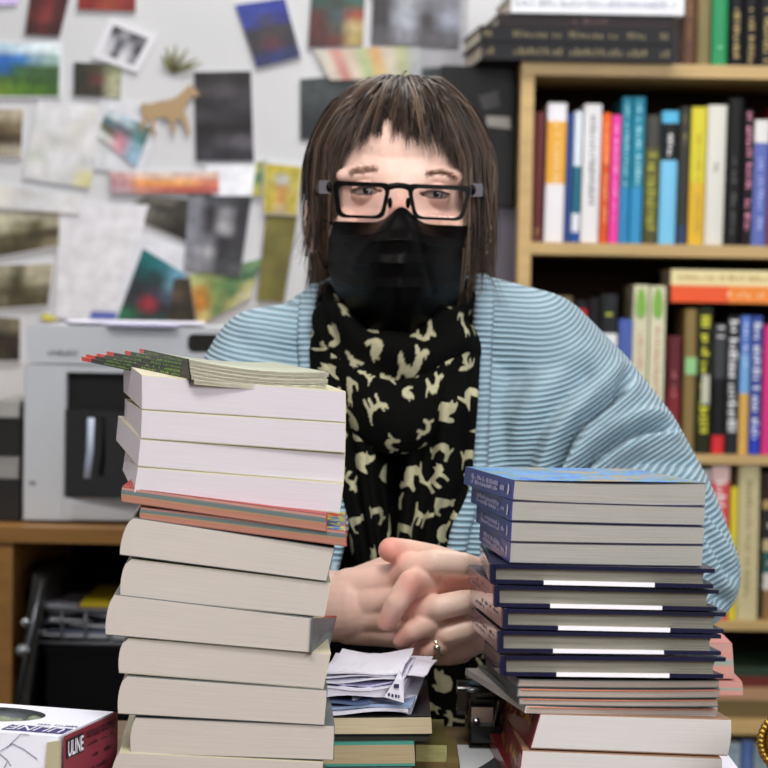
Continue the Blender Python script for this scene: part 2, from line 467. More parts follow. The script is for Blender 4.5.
for k in range(6):
    Y0 = 1.50
    a = P(nearx[k], neary[k], Y0); fL = P(farx[k], fary[k], Y0 + .215); r0 = P(rx_[k], ry[k], Y0 + .03)
    r1 = r0 + (fL - a) * .8
    th = .0030
    up = Vector((0, 0, th))
    o = thing('booklet', (a + r1) / 2, names[k] , 'booklet', 'fanned booklets on top of the tall pile')
    # sheets: leaf by leaf, fanning a little at the open side
    for part in ('pages', 'cover'):
        mb = MB()
        def P3(u, w, z):
            p = (a * (1 - u) + r0 * u) * (1 - w) + (fL * (1 - u) + r1 * u) * w
            return p + Vector((0, 0, z - .0032 * math.sin(math.pi * u) * (1 if k else .3)))
        layers = [(-.0004, .0004, 0)] if part == 'x' else []
        if part == 'pages':
            for q in range(4):
                z0 = .0004 + q * .00062
                layers.append((z0, z0 + .0003, 0))
        else:
            layers = [(0, .00035, 1), (th - .00035, th, 1)]
        for (z0, z1, mi) in layers:
            n = 8
            for i in range(n):
                u0 = i / n; u1 = (i + 1) / n; op = .0005 * (i / n) * (random.random() * .6 + .7) if part == 'pages' else 0
                c = [P3(u0, 0, z0), P3(u1, 0, z0 + op), P3(u1, 0, z1 + op), P3(u0, 0, z1), P3(u0, 1, z0), P3(u1, 1, z0), P3(u1, 1, z1), P3(u0, 1, z1)]
                mb.hexa(c, 0)
        if part == 'cover':
            # folded spine with print and a red tip
            e = (fL - a)
            for (w0, w1, mi) in ((0, .9, 1), (.9, 1.0, 2)):
                c = [a + e * w0 + Vector((-.0004, 0, -.0001)), a + e * w0 + Vector((.0006, 0, -.0001)), a + e * w0 + up + Vector((.0006, 0, .0001)), a + e * w0 + up + Vector((-.0004, 0, .0001)),
                     a + e * w1 + Vector((-.0004, 0, -.0001)), a + e * w1 + Vector((.0006, 0, -.0001)), a + e * w1 + up + Vector((.0006, 0, .0001)), a + e * w1 + up + Vector((-.0004, 0, .0001))]
                mb.hexa(c, mi)
            nrm = Vector((e.y, -e.x, 0)).normalized() * -1
            nrm = Vector((-abs(nrm.x), -abs(nrm.y), 0))
            marks(mb, a + Vector((-.0005, -.0003, 0)), e.normalized(), Vector((0, 0, 1)), nrm,
                  [(.0008, .0022, .02, .10, .004), (.0008, .0022, .125, .185, .0035)], 3, .8, 40 + k, .0002)
            mb.build('cover', [bcov, blk, redtip, grn], o)
        else:
            mb.build('pages', PBK, o)

# ------------------------------------------------------------------ the second pile
YD = 1.50
navy = mat('navy_spine', (42, 44, 128), .35, .5)
navyd = mat('navy_cloth', (10, 10, 44), .35, .4, coat=.15)
purple = mat('plum_jacket', (104, 84, 104), .25, .5, coat=.5, var=.25, vscale=20)
letter = mat('pale_lettering', (178, 176, 212), .5)
letterD = mat('faded_lettering', (140, 116, 132), .5)
white = mat('white_print', (236, 234, 240), .4)
skyc = motley('blue_printed_cover', [(50, 110, 205), (110, 165, 225), (70, 140, 215), (130, 150, 90), (90, 150, 220), (170, 150, 120)], 34)
GD = 'blue-spined paperbacks at the top of the right-hand pile'
def blue_spine(mb, fr, mats, seed=1):
    i = len(mats); mats += [letter, white]  # print
    o = fr.pt(0, 0, 0); ux = fr.d.normalized(); uy = (fr.pt(0, 1, 0) - o); h = uy.length; uy = uy.normalized()
    n = ux.cross(uy).normalized()
    if n.x > 0: n = -n
    marks(mb, o, ux, uy, n, [(h * .48, h * .74, .055, .165, .0042), (h * .22, h * .44, .055, .165, .0042), (h * .35, h * .6, .030, .042, .005)], i, .92, seed, .0013)
    # small pale crescent
    pts = []; c = o + ux * .016 + uy * h * .48
    for k in range(10):
        t = math.radians(-100 + 200 * k / 9); pts.append(c + ux * (-.0042 * math.cos(t)) + uy * (h * .3 * math.sin(t)))
    for k in range(10):
        t = math.radians(100 - 200 * k / 9); pts.append(c + ux * (-.0018 * math.cos(t)) + uy * (h * .3 * math.sin(t)))
    mb.face([mb.vert(p + n * .0013) for p in pts], i + 1)
specD = [
 ((515, 480.5), (705.5, 483), (705, 506), (513, 500), (464.5, 484), 'blue-spined paperback at the very top of its pile, blue patterned front cover showing'),
 ((513, 501), (705, 507), (703.5, 525.5), (511.7, 520.8), (471.5, 502), 'blue-spined paperback, second from the top of its pile'),
 ((512, 522), (704, 527), (703, 544.5), (511, 541.6), (476.7, 521.5), 'blue-spined paperback, third from the top of its pile'),
 ((511, 542.5), (703, 545.5), (701.5, 566.5), (510, 563), (480, 540.6), 'blue-spined paperback lying on the uppermost navy hardback'),
]
for k, (TL, TR, BR, BL, far, lab) in enumerate(specD):
    fr = Frame(TL, TR, BR, BL, YD, .20, far=far, sag=.0012 if k == 0 else .0003)
    paperback(fr, lab, PG, navy, GD, 'L', .002, 0, spineart=lambda mb, f, ms, k=k: blue_spine(mb, f, ms, 60 + k), cover_top=skyc if k == 0 else navy, edge=mat('dark_edge', (66, 64, 74), .6))

GH = 'navy hardbacks in the right-hand pile'
def hardback(TL, TR, BR, BL, far, lab, band, seed, L=.235):
    fr = Frame(TL, TR, BR, BL, YD - .003, L, far=far)
    o = thing('hardback_book', fr.base(), lab, 'book', GH)
    t = .0028; tv = t / fr.h; tu = t / fr.w
    mb = MB(); pageblock(mb, fr, tu * 1.5, 1 - tu * 2.5, tv, 1 - tv, .018, .98, 0, 0, -.006, 0); mb.build('pages', PH, o)
    mb = MB()
    # boards with a soft hinge groove and a white stripe on the lower edge
    sheet(mb, fr, .012, .996, 1 - tv, 1, 0, 1, 0, 4)
    for (u0, u1, mi) in ((.012, band[0], 0), (band[0], band[1], 1), (band[1], .996, 0)):
        sheet(mb, fr, u0, u1, 0, tv, 0, 1, mi, 2)
    sheet(mb, fr, 0, tu * 1.3, tv * .2, 1 - tv * .2, 0, 1, 0, 1)
    # rounded lips where board meets spine
    for v in (tv * .45, 1 - tv * .45):
        mb.tube([fr.pt(.010, v, 0), fr.pt(.010, v, 1)], t * .62, 8, 0)
    # glossy jacket panel over the spine
    o2 = fr.pt(0, 0, 0); ux = fr.d.normalized(); uy = (fr.pt(0, 1, 0) - o2); h = uy.length; uy = uy.normalized(); n = ux.cross(uy).normalized()
    if n.x > 0: n = -n
    mb.quad(*[p + n * .0002 for p in (fr.pt(0, .03, .03), fr.pt(0, .03, .99), fr.pt(0, .97, .99), fr.pt(0, .97, .03))], m=2)
    marks(mb, o2, ux, uy, n, [(h * .55, h * .75, .03, .15, .006), (h * .28, h * .45, .05, .19, .005)], 3, .6, seed, .0004)
    b_ = mb.build('cover', [navyd, white, purple, letterD], o)
    bevel(b_, .0004, 2)
hardback((490, 564), (716, 569), (714, 588.5), (490, 583.5), (480, 560), 'navy hardback lying directly under the blue-spined paperbacks', (.24, .735), 1)
hardback((494, 585), (720, 590), (718, 611), (494, 607), (468, 584), 'navy hardback, second down among the five hardbacks', (.25, .75), 2)
hardback((503, 608.5), (727, 612.5), (724, 633.5), (502.5, 629), (470, 602), 'navy hardback, the middle one of the five hardbacks', (.25, .755), 3)
hardback((498, 630.5), (722, 635), (722, 655), (498, 652.5), (472, 627), 'navy hardback, fourth down among the five hardbacks', (.245, .74), 4)
hardback((500.5, 655.5), (727, 657.5), (724, 678.5), (500.5, 676), (484, 658), 'navy hardback lowest of the five, resting on the thin magazines', (.25, .755), 5)

magc = mat('magazine_cover', (190, 186, 186), .3); magr = mat('magazine_orange', (205, 122, 92), .4)
specM = [((520, 679), (719, 680), (719, 688), (518, 687), (490, 662), 'thin magazine directly under the lowest hardback', magc, 0),
         ((519, 688), (720, 689), (719, 698), (518, 697), (486, 668), 'thin magazine with tan page edges, second under the hardbacks', magr, 1),
         ((520, 698), (717, 699), (718, 707), (520, 705), (480, 671), 'thin magazine with an orange line, third under the hardbacks', magr, 2),
         ((527, 706), (718, 708), (716, 717), (526, 713), (466, 674), 'thin pale magazine whose spine swings out furthest, on the red-spined book', magc, 3)]
for TL, TR, BR, BL, far, lab, cv, k in specM:
    fr = Frame(TL, TR, BR, BL, YD, .25, far=far, sag=.0006)
    o = paperback(fr, lab, POR, magc if k == 3 else greyc, 'thin magazines in the right-hand pile', 'L', 0, 0, t=.0008, cat='magazine')
    if k:
        mb = MB(); sheet(mb, fr, .01, .99, .80, .92, -.003, .02, 0); mb.build('printed_edge', mat('magazine_orange', (205, 122, 92), .4), o)

wine = mat('wine_spine', (112, 26, 32), .35, .5, coat=.3, var=.3, vscale=30); gold = mat('gold_lettering', (190, 140, 66), .4)
PR = pages_mat('thick_book_pages', (196, 193, 192), .04, 30)
def wine_spine(mb, fr, mats):
    i = len(mats); mats.append(gold)
    o = fr.pt(0, 0, 0); ux = fr.d.normalized(); uy = (fr.pt(0, 1, 0) - o); h = uy.length; uy = uy.normalized(); n = ux.cross(uy).normalized()
    if n.x > 0: n = -n
    marks(mb, o, ux, uy, n, [(h * .5, h * .8, .03, .09, .007), (h * .3, h * .6, .12, .19, .009)], i, .8, 9, .0016)
fr = Frame((541, 713.5), (731, 719), (727.5, 756), (531, 748.5), YD, .215, far=(503, 712))
paperback(fr, 'thick paperback with a wine-red spine and rounded white page block, under the magazines', PR, wine, 'thick wine-spined paperbacks', 'L', .014, .006, spineart=wine_spine, t=.0008, edge=mat('wine_edge', (150, 116, 92), .6))
fr = Frame((523, 750), (722, 758), (721, 796), (518, 790), YD, .215, far=(500, 748))
paperback(fr, 'thick wine-spined paperback cut by the lower edge, under its white-paged twin', PR, wine, 'thick wine-spined paperbacks', 'L', .004, .004, spineart=wine_spine, t=.0008, edge=mat('wine_edge', (150, 116, 92), .6))
fr = Frame((520, 791), (721, 797), (721, 828), (520, 824), YD, .215, dx=-.05)
paperback(fr, 'lowest wine-spined paperback of its pile, resting on the table top', PR, wine, 'thick wine-spined paperbacks', 'L', .004, .004, t=.001)

# ------------------------------------------------------------------ table
TZ = .80
TYB = 1.80
wd = wood_mat('table_wood', (120, 92, 58))
t = thing('table', (0, 1.5, 0), 'wooden table carrying the two piles of books and the glove carton', 'table')
b = MB(); poly = [(-.75, 1.10), (.62, 1.10), (.62, 1.465), (.246, 1.49), (.246, TYB), (-.75, TYB)]; b.prism([(x, y, TZ - .03) for x, y in poly], [(x, y, TZ) for x, y in poly]); bevel(b.build('tabletop', wd, t), .003)
for sx, sys_ in ((-.70, (1.15, 1.72)), (.19, (1.72,)), (.56, (1.15,))):
    for sy in sys_:
        b = MB(); b.box(sx, sx + .05, sy, sy + .05, 0, TZ - .03); b.build('leg', wd, t)
b = MB(); b.box(-.68, .56, 1.18, 1.20, TZ - .12, TZ - .03); b.build('apron', wd, t)

# banded books behind the second pile
GK = 'banded books behind the right-hand pile'
for k, (TL, TR, BR, BL) in enumerate([((640, 642), (732, 643), (734, 679), (640, 678)), ((640, 680), (742, 681), (743, 696), (640, 695)),
                       ((640, 697), (716, 697), (716, 716), (640, 716)), ((640, 717), (714, 717), (714, 748), (640, 748))]):
    fr = Frame(TL, TR, BR, BL, 1.745, .12, dx=0)
    paperback(fr, ['thick book with pink page edge peeping out behind the hardbacks', 'thin book with pink and aqua edge jutting out behind the magazines',
                   'hidden pink-edged book behind the magazines', 'lowest pink-edged book standing on the table behind the pile'][k],
              pages_mat('pink_aqua_pages', (240, 236, 232), .06, 10, [(0, (212, 156, 148)), (.3, (216, 160, 148)), (.45, (160, 178, 168)), (.62, (218, 156, 146)), (1, (206, 164, 156))]),
              mat('salmon_cover', (190, 124, 116), .5), GK, 'L', .006, .004)

# ------------------------------------------------------------------ middle of the table: low books, papers, gadgets
YQ = 1.60
GQ = 'low books under the loose papers'
fr = Frame((300, 743), (414, 742), (415, 766), (300, 767), YQ, .16, dx=.0)
teal = mat('teal_cover', (72, 150, 136), .5)
paperback(fr, 'teal-covered book lying on the table under the papers', pages_mat('tan_pages', (176, 160, 128), .12, 20), teal, GQ, 'L', .004, .0, t=.002)
zt = fr.pt(.5, 0, 0).z
b_fr = Frame((300, 768), (412, 768), (412, 782), (300, 782), YQ, .16)
fr0 = b_fr
paperback(Frame((300, 768), (412, 767), (412, 798), (300, 799), YQ, .16), 'book hidden below the teal one', PC, greyc, GQ, 'L', .004, .0, t=.002)
fr = Frame((300, 717), (431, 716), (432, 735), (300, 735.5), YQ + .005, .155, dx=.0)
paperback(fr, 'beige-paged book with a black lower cover under the papers', pages_mat('beige_pages', (206, 190, 160), .12, 20), mat('black_cover', (22, 22, 24), .4), GQ, 'L', .003, .0, t=.001)
fr = Frame((300, 736), (429, 736), (428, 742), (300, 742.5), YQ + .005, .155, dx=.0)
paperback(fr, 'thin black book between the beige-paged and the teal ones', mat('black_pages', (40, 36, 32), .7), mat('black_cover', (22, 22, 24), .4), GQ, 'L', .0, .0, t=.0008)
# loose papers and envelopes
paperw = mat('loose_paper', (232, 230, 244), .6, .2); paperb = mat('bluish_paper', (150, 168, 200), .6, .2)
prnt = mat('print_ink', (52, 48, 90), .6)
def sheet_of_paper(ax, ay, bx, by, Yf, Yb, z_lift, label, m=paperw, cat='paper', curl=.0, name='sheet_of_paper', group='loose papers between the piles', th=.0008, topx=0.0):
    a = P(ax, ay, Yf); b2 = P(bx, by, Yf); d = Vector((topx, Yb - Yf, 0))
    mb = MB()
    def fn(z):
        def g(u, v):
            p = a.lerp(b2, u) + d * v
            return p + Vector((0, 0, z + curl * (u - .5) ** 2 * 4 * .01 + .0012 * math.sin(6 * u + 9 * v + ax)))
        return g
    n = 8
    f = fn(0); g = fn(th)
    for i in range(n):
        for j in range(4):
            u0, u1, v0, v1 = i / n, (i + 1) / n, j / 4, (j + 1) / 4
            mb.hexa([f(u0, v0), f(u1, v0), g(u1, v0), g(u0, v0), f(u0, v1), f(u1, v1), g(u1, v1), g(u0, v1)], 0)
    o = mb.build(name, m, origin=(a + b2) / 2 + d * .5)
    return tag(o, label, cat, group)
labs = ['lowest loose sheet on the beige-paged book', 'blue-tinted sheet near the bottom of the loose papers', 'dark blue edged sheet among the loose papers',
        'thick white envelope in the middle of the loose papers', 'white folded letter above the thick envelope', 'creased lilac sheet halfway up the loose papers',
        'thin grey-edged sheet below the topmost papers', 'slightly turned white sheet under the top envelope', 'long white sheet close under the wrist']
ys = [714, 709, 705, 697, 690, 686, 682, 678, 675]
rxs = [408, 412, 370, 404, 400, 402, 404, 398, 402]
ths = [.0025, .002, .0018, .0070, .0016, .0014, .0012, .0012, .0012]
for k in range(9):
    sheet_of_paper(318 + (k * 7) % 12, ys[k] + .5, rxs[k], ys[k] - 2 + (k % 3), YQ + .005 + .002 * (k % 2), YQ + .105, 0, labs[k], [paperw, paperb, mat('slate_paper', (84, 100, 138), .6), paperw, paperw, mat('lilac_paper', (196, 192, 226), .6), paperw, paperw, paperw][k], curl=.1 * (k % 3), th=ths[k], topx=.01)
o = sheet_of_paper(336, 672, 424, 678, YQ + .03, YQ + .115, 0, 'big bright white sheet lying topmost on the loose papers', curl=0, topx=.012)
q = [P(352, 700, 1.615), P(411, 715, 1.612), P(433, 657, 1.715), P(352, 655, 1.73)]
mb = MB(); nq = 8
def bq(u, v_, z=0): return (q[0].lerp(q[1], u)).lerp(q[3].lerp(q[2], u), v_) + Vector((0, 0, z + .002 * math.sin(math.pi * v_) * u))
for i in range(nq):
    for j in range(nq):
        u0, u1, v0, v1 = i / nq, (i + 1) / nq, j / nq, (j + 1) / nq
        mb.hexa([bq(u0, v0), bq(u1, v0), bq(u1, v0, .0006), bq(u0, v0, .0006), bq(u0, v1), bq(u1, v1), bq(u1, v1, .0006), bq(u0, v1, .0006)])
tag(mb.build('large_envelope', paperw, origin=q[0].lerp(q[2], .5)), 'large white envelope leaning aslant over the side of the loose papers', 'envelope')
# folded flap standing out at the front
a = P(392, 700, YQ); c1 = P(405, 669, YQ + .012); c2 = P(408, 703, YQ)
mb = MB()
q = [P(384, 697, YQ - .001), P(404, 703, YQ - .001), P(404, 680, YQ + .0), P(399.5, 669, YQ + .003), P(395, 680, YQ + .0)]
mb.prism(q, [p + Vector((0, .0008, 0)) for p in q], 0)
nn = Vector((0, -1, 0))
for (x, y, w, h) in ((394, 684, 5, 4), (388, 693, 2, 3), (391.5, 694, 2, 3), (395, 694.5, 2, 3), (398, 695, 1.5, 3)):
    mb.quad(*[P(px, py, YQ - .0016) for px, py in ((x, y + h), (x + w, y + h), (x + w, y), (x, y))], m=1)
tag(mb.build('folded_label', [paperw, prnt], origin=q[0]), 'small folded white label with dark print poking out of the loose papers', 'label')

# yellow page block, brown strip and printed sheet on the table
fr = Frame((416, 744), (447, 744.5), (447, 765), (416, 765), 1.66, .10)
paperback(fr, 'small yellow-edged book beside the teal-covered one', pages_mat('yellow_pages', (206, 204, 140), .1, 8), mat('olive_cover', (104, 96, 44), .5), GQ, 'L', 0, 0)
mb = MB()
zt = TZ + .001
def onz(px, py, z):
    d = ray(px, py); return CAM + d * ((z - CAM.z) / d.z)
mb.hexa([onz(447, 768, zt), onz(459, 768, zt), onz(459, 768, zt) + Vector((0, 0, .004)), onz(447, 768, zt) + Vector((0, 0, .004)),
         onz(446, 744, zt), onz(456, 744, zt), onz(456, 744, zt) + Vector((0, 0, .004)), onz(446, 744, zt) + Vector((0, 0, .004))], 0)
tag(mb.build('wooden_ruler', mat('brown_ruler', (124, 108, 62), .5), origin=onz(452, 756, zt)), 'brown wooden ruler lying between the yellow-edged book and the white sheet', 'ruler')
mb = MB()
q = [onz(461, 775, zt), onz(512, 775, zt), onz(508, 746, zt), onz(457, 746, zt)]
mb.hexa([q[0], q[1], q[1] + Vector((0, 0, .001)), q[0] + Vector((0, 0, .001)), q[3], q[2], q[2] + Vector((0, 0, .001)), q[3] + Vector((0, 0, .001))], 0)
pts = [(473, 775), (478, 768), (488, 762), (497, 755), (506, 751), (508, 760), (510, 775)]
mb.face([mb.vert(onz(x, y, zt + .0012)) for x, y in pts], 1)
tag(mb.build('printed_sheet', [mat('glossy_sheet', (226, 232, 236), .3), mat('dark_print', (58, 62, 66), .4)], origin=q[0]), 'white sheet with a dark printed shape, flat on the table beside the wine-spined books', 'paper')

mb = MB(); q = [onz(712, 775, zt), onz(742, 775, zt), onz(721, 747, zt), onz(712, 752, zt)]
mb.prism(q, [p_ + Vector((0, 0, .0012)) for p_ in q])
tag(mb.build('sheet_of_paper', paperw, origin=q[0]), 'white paper corner showing past the wine-spined books at the table edge', 'paper')
# black hole punch with chrome parts, behind the second pile
bp = mat('black_plastic', (12, 12, 14), .25, .5, coat=.4); chrome = mat('chrome', (190, 192, 196), .18, .5, 1.0)
YG = 1.70
o0 = P(495, 738, YG)
hp = thing('hole_punch', o0, 'black plastic hole punch with chrome pins beside the second pile of books', 'hole punch')
mb = MB(); p0 = P(468, 742, YG); p1 = P(516, 742, YG); mb.rbox(p0.x, p1.x + .02, YG, YG + .07, o0.z - .004, o0.z + .009, .003, 0, 'z'); mb.build('base', bp, hp, smooth=False)
mb = MB(); q = P(498, 688, YG); mb.rbox(q.x - .016, q.x + .035, YG + .012, YG + .055, q.z - .012, q.z - .002, .004, 0, 'x'); mb.build('lever', bp, hp)
mb = MB(); mb.tube([P(467, 691, YG - .004), P(478, 690, YG), P(491, 690.5, YG + .01)], [.0015, .0022, .002], 8); mb.build('lever_edge', mat('grey_metal', (110, 116, 120), .3, .5, .8), hp, smooth=True)
mb = MB(); q = P(482, 722, YG); 
mb.box(q.x - .008, q.x + .009, YG + .008, YG + .016, q.z - .004, q.z + .010)
mb.tube([q + Vector((-.011, .004, -.006)), q + Vector((-.009, .004, .017))], .0012, 8); mb.tube([q + Vector((.009, .004, -.006)), q + Vector((.013, .004, .016))], .0012, 8)
mb.ball(q + Vector((-.004, .006, -.001)), .003)
mb.build('pin_block', chrome, hp, smooth=False)
mb = MB(); mb.ball(P(505, 727, YG + .02), (.011, .011, .016)); mb.build('thumb_knob', mat('smoked_plastic', (58, 66, 76), .2, .6, coat=.5), hp, smooth=True)
mb = MB(); q = P(484, 706, YG); mb.rbox(q.x - .02, q.x + .03, YG + .02, YG + .05, q.z - .012, q.z + .012, .004, 0, 'x'); mb.build('body', bp, hp)

# ------------------------------------------------------------------ carton of gloves
NR = (62.5, 737); FRt = (118, 712)
YN = 1.455
ztop = P(*NR, YN).z
A_ = P(*NR, YN); B_ = onz(*FRt, ztop); fdir = B_ - A_
ux = Vector((fdir.y, -fdir.x, 0)).normalized() * -1       # along the long side, away from the near corner
W_ = .235; H_ = ztop - TZ - .001
gb = thing('glove_carton', A_ + fdir * .5 + ux * W_ / 2 - Vector((0, 0, H_)), 'white and crimson cardboard carton of nitrile gloves with an oval opening', 'box')
wht = mat('carton_white', (226, 228, 240), .45, .3); crim = mat('carton_crimson', (128, 44, 58), .45, .3, var=.1); ink = mat('carton_purple_ink', (46, 34, 104), .5)
crimd = mat('carton_dark_ink', (70, 22, 36), .5); cardb = mat('raw_cardboard', (176, 168, 140), .8)
zv = Vector((0, 0, 1))
lt = ux.copy(); fd = fdir.normalized(); Lb = fdir.length
def bpnt(a, b2, c): return A_ + lt * a + fdir * b2 - zv * c   # a along length (m), b depth 0..1, c down (m)
mb = MB()
mb.hexa([bpnt(W_, 0, H_), bpnt(.003, 0, H_), bpnt(.003, 0, 0), bpnt(W_, 0, 0), bpnt(W_, 1, H_), bpnt(.003, 1, H_), bpnt(.003, 1, 0), bpnt(W_, 1, 0)], 0)
# open the top round the oval and print on it
mb.f.pop(4); mb.m.pop(4)
NO = 40; HC_ = .076; HR_ = .036
ring = []; edge = []
for k in range(NO):
    t_ = 2 * math.pi * k / NO
    a_, b_ = HC_ + HR_ * math.cos(t_), .60 + .27 * math.sin(t_)
    ring.append(bpnt(a_, b_, 0))
    # matching point on the rectangle border
    dx_, dy_ = math.cos(t_) * HR_, math.sin(t_) * .27
    s_ = min(((W_ - HC_) if dx_ > 0 else (HC_ - .003)) / abs(dx_) if abs(dx_) > 1e-9 else 1e9, ((1 - .6) if dy_ > 0 else .6) / abs(dy_) if abs(dy_) > 1e-9 else 1e9)
    edge.append(bpnt(HC_ + dx_ * s_, .60 + dy_ * s_, 0))
crn = [bpnt(.003, 0, 0), bpnt(W_, 0, 0), bpnt(W_, 1, 0), bpnt(.003, 1, 0)]
for k in range(NO):
    j = (k + 1) % NO
    mb.quad(edge[k], edge[j], ring[j], ring[k], 0)
    e = edge[j] - edge[k]
    for c in crn:
        if (c - edge[k]).length + (c - edge[j]).length < .06 and abs((c - edge[k]).dot(lt)) + abs((c - edge[j]).dot(lt)) > 1e-5 and (c - edge[k]).cross(e).length > 1e-7:
            mb.face([mb.vert(edge[k]), mb.vert(edge[j]), mb.vert(c)], 0)
# purple plate with the reversed-out maker's word, reading from the far side
def on_top(a, b2): return bpnt(a, b2, -.0003)
mb.quad(on_top(.004, .08), on_top(.049, .08), on_top(.049, .28), on_top(.004, .28), 1)
put_text(mb, 'ULINE', on_top(.0065, .26), lt, -fd, .040, Lb * .155, 2, .0003, False)
marks(mb, on_top(.004, .33), lt, fd, zv, [(0, .0035, .0, .03, .0022)], 1, .8, 5)
# line drawing of hands pulling on a glove, front face
def on_front(a, c): return bpnt(a, 0, c) - fd * .0005
strokes = [[(.018, .016), (.028, .010), (.036, .007), (.044, .012), (.052, .016), (.060, .014), (.070, .007)], [(.040, .010), (.030, -.0), (.024, .0)],
           [(.050, .018), (.046, .026), (.049, .034), (.043, .044)], [(.054, .017), (.058, .023), (.066, .026), (.078, .022)], [(.040, .020), (.045, .030), (.047, .040)], [(.060, .030), (.070, .036), (.085, .036)], [(.046, .014), (.040, .018), (.037, .022)]]
for st in strokes:
    mb.tube([on_front(a, c) for a, c in st], .0002, 4, 1)
# crimson end with its purple name plate and two lines of dark type
def on_end(b2, c): return bpnt(-.0006, b2, c)
mb.quad(bpnt(.0, .02, H_), bpnt(.0, 1, H_), bpnt(.0, 1, 0), bpnt(.0, .02, 0), 3)
mb.quad(bpnt(.003, 1, H_), bpnt(.003, 1, 0), bpnt(0, 1, 0), bpnt(0, 1, H_), 3)
mb.quad(on_end(.06, .016), on_end(.36, .016), on_end(.36, .003), on_end(.06, .003), 5)
put_text(mb, 'ULINE', on_end(.075, .0145), fd, zv, Lb * .27, .010, 2, .0004, True)
put_text(mb, 'NITRILE GLOVES', on_end(.40, .0085), fd, zv, Lb * .52, .005, 5, .0003, True)
marks(mb, on_end(.42, .014), fd, zv, -lt, [(0, .0022, 0, .045, .002)], 5, .8, 3)
marks(mb, on_end(.42, .026), fd, zv, -lt, [(.003, .006, .01, .022, .002), (.003, .006, .03, .042, .0025), (-.006, -.003, .008, .04, .002)], 5, .8, 4)
marks(mb, on_end(.12, .036), fd, zv, -lt, [(.0, .0025, 0, .022, .002)], 5, .8, 6)
mb.build('box', [wht, ink, wht, crim, crimd, mat('plate_black', (30, 18, 26), .5)], gb)
mb = MB()     # gaping corner flap
mb.hexa([bpnt(.014, -.02, H_), bpnt(.001, -.03, H_), bpnt(.001, -.03, .002), bpnt(.010, -.02, .004), bpnt(.014, .0, H_), bpnt(.001, .0, H_), bpnt(.001, .0, .002), bpnt(.010, .0, .004)], 0)
mb.build('flap', cardb, gb)
mb = MB()     # crumpled gloves inside
for k in range(26):
    p = bpnt(HC_ + random.uniform(-.03, .03), .6 + random.uniform(-.22, .22), .008 + random.uniform(0, .005))
    mb.ball(p, (random.uniform(.008, .016), random.uniform(.006, .012), random.uniform(.004, .007)), 0, 8, 6, Matrix.Rotation(random.uniform(0, 3), 3, 'Z') @ Matrix.Rotation(random.uniform(-.6, .6), 3, 'X'))
tag(mb.build('crumpled_gloves', mat('glove_rubber', (120, 128, 104), .5), gb, smooth=True), 'pale grey-green rubber gloves')
# ------------------------------------------------------------------ bookcase
BY = 3.60; BD = .25; BB = BY + BD
pine = wood_mat('pine', (196, 164, 108)); darkw = mat('dark_back', (40, 26, 18), .8, .1)
def X(px, Y, py=250): return P(px, py, Y).x
def Z(py, Y, px=650): return P(px, py, Y).z
bc = thing('bookcase', (X(640, BY), BY + BD / 2, 0), 'pine bookcase filled with upright books behind the person', 'bookcase')
xl0, xl1 = X(520, BY, 150), X(533, BY, 150); xr = X(880, BY)
ztop1, ztop0 = Z(64, BY), Z(77, BY)
b = MB(); b.box(xl0, xl1, BY, BB, 0, ztop0); bevel(b.build('side_panel', pine, bc), .002)
b = MB(); b.box(xr, xr + .02, BY, BB, 0, ztop0); b.build('side_panel', pine, bc)
b = MB(); b.box(xl0, xr + .02, BY - .003, BB, ztop0, ztop1); bevel(b.build('top_board', pine, bc), .002)
b = MB(); b.box(xl1, xr, BB - .008, BB - .002, .05, ztop0); b.build('back_panel', darkw, bc)
shelf = {}
for k, (ya, yb) in enumerate(((244, 256), (453.5, 463), (620, 629), (720, 733), (860, 870))):
    z1, z0 = Z(ya, BY), Z(yb, BY); shelf[k] = z1
    b = MB(); b.box(xl1, xr, BY + .002, BB - .008, z0, z1); bevel(b.build('shelf', pine, bc), .0015)
b = MB(); b.box(xl1, xr, BY + .01, BB - .008, .0, .06); b.build('plinth', pine, bc)

def rc(h):
    h = h.lstrip('#'); return tuple(int(h[i:i + 2], 16) for i in (0, 2, 4))
_cm = {}
def cm(c, rough=.42):
    if isinstance(c, str): c = rc(c)
    k = tuple(c)
    if k not in _cm: _cm[k] = mat('cover_%02x%02x%02x' % k, c, rough, .18 if max(c) < 60 else .35)
    return _cm[k]
pg = pages_mat('shelf_pages', (214, 204, 184), .1, 20)

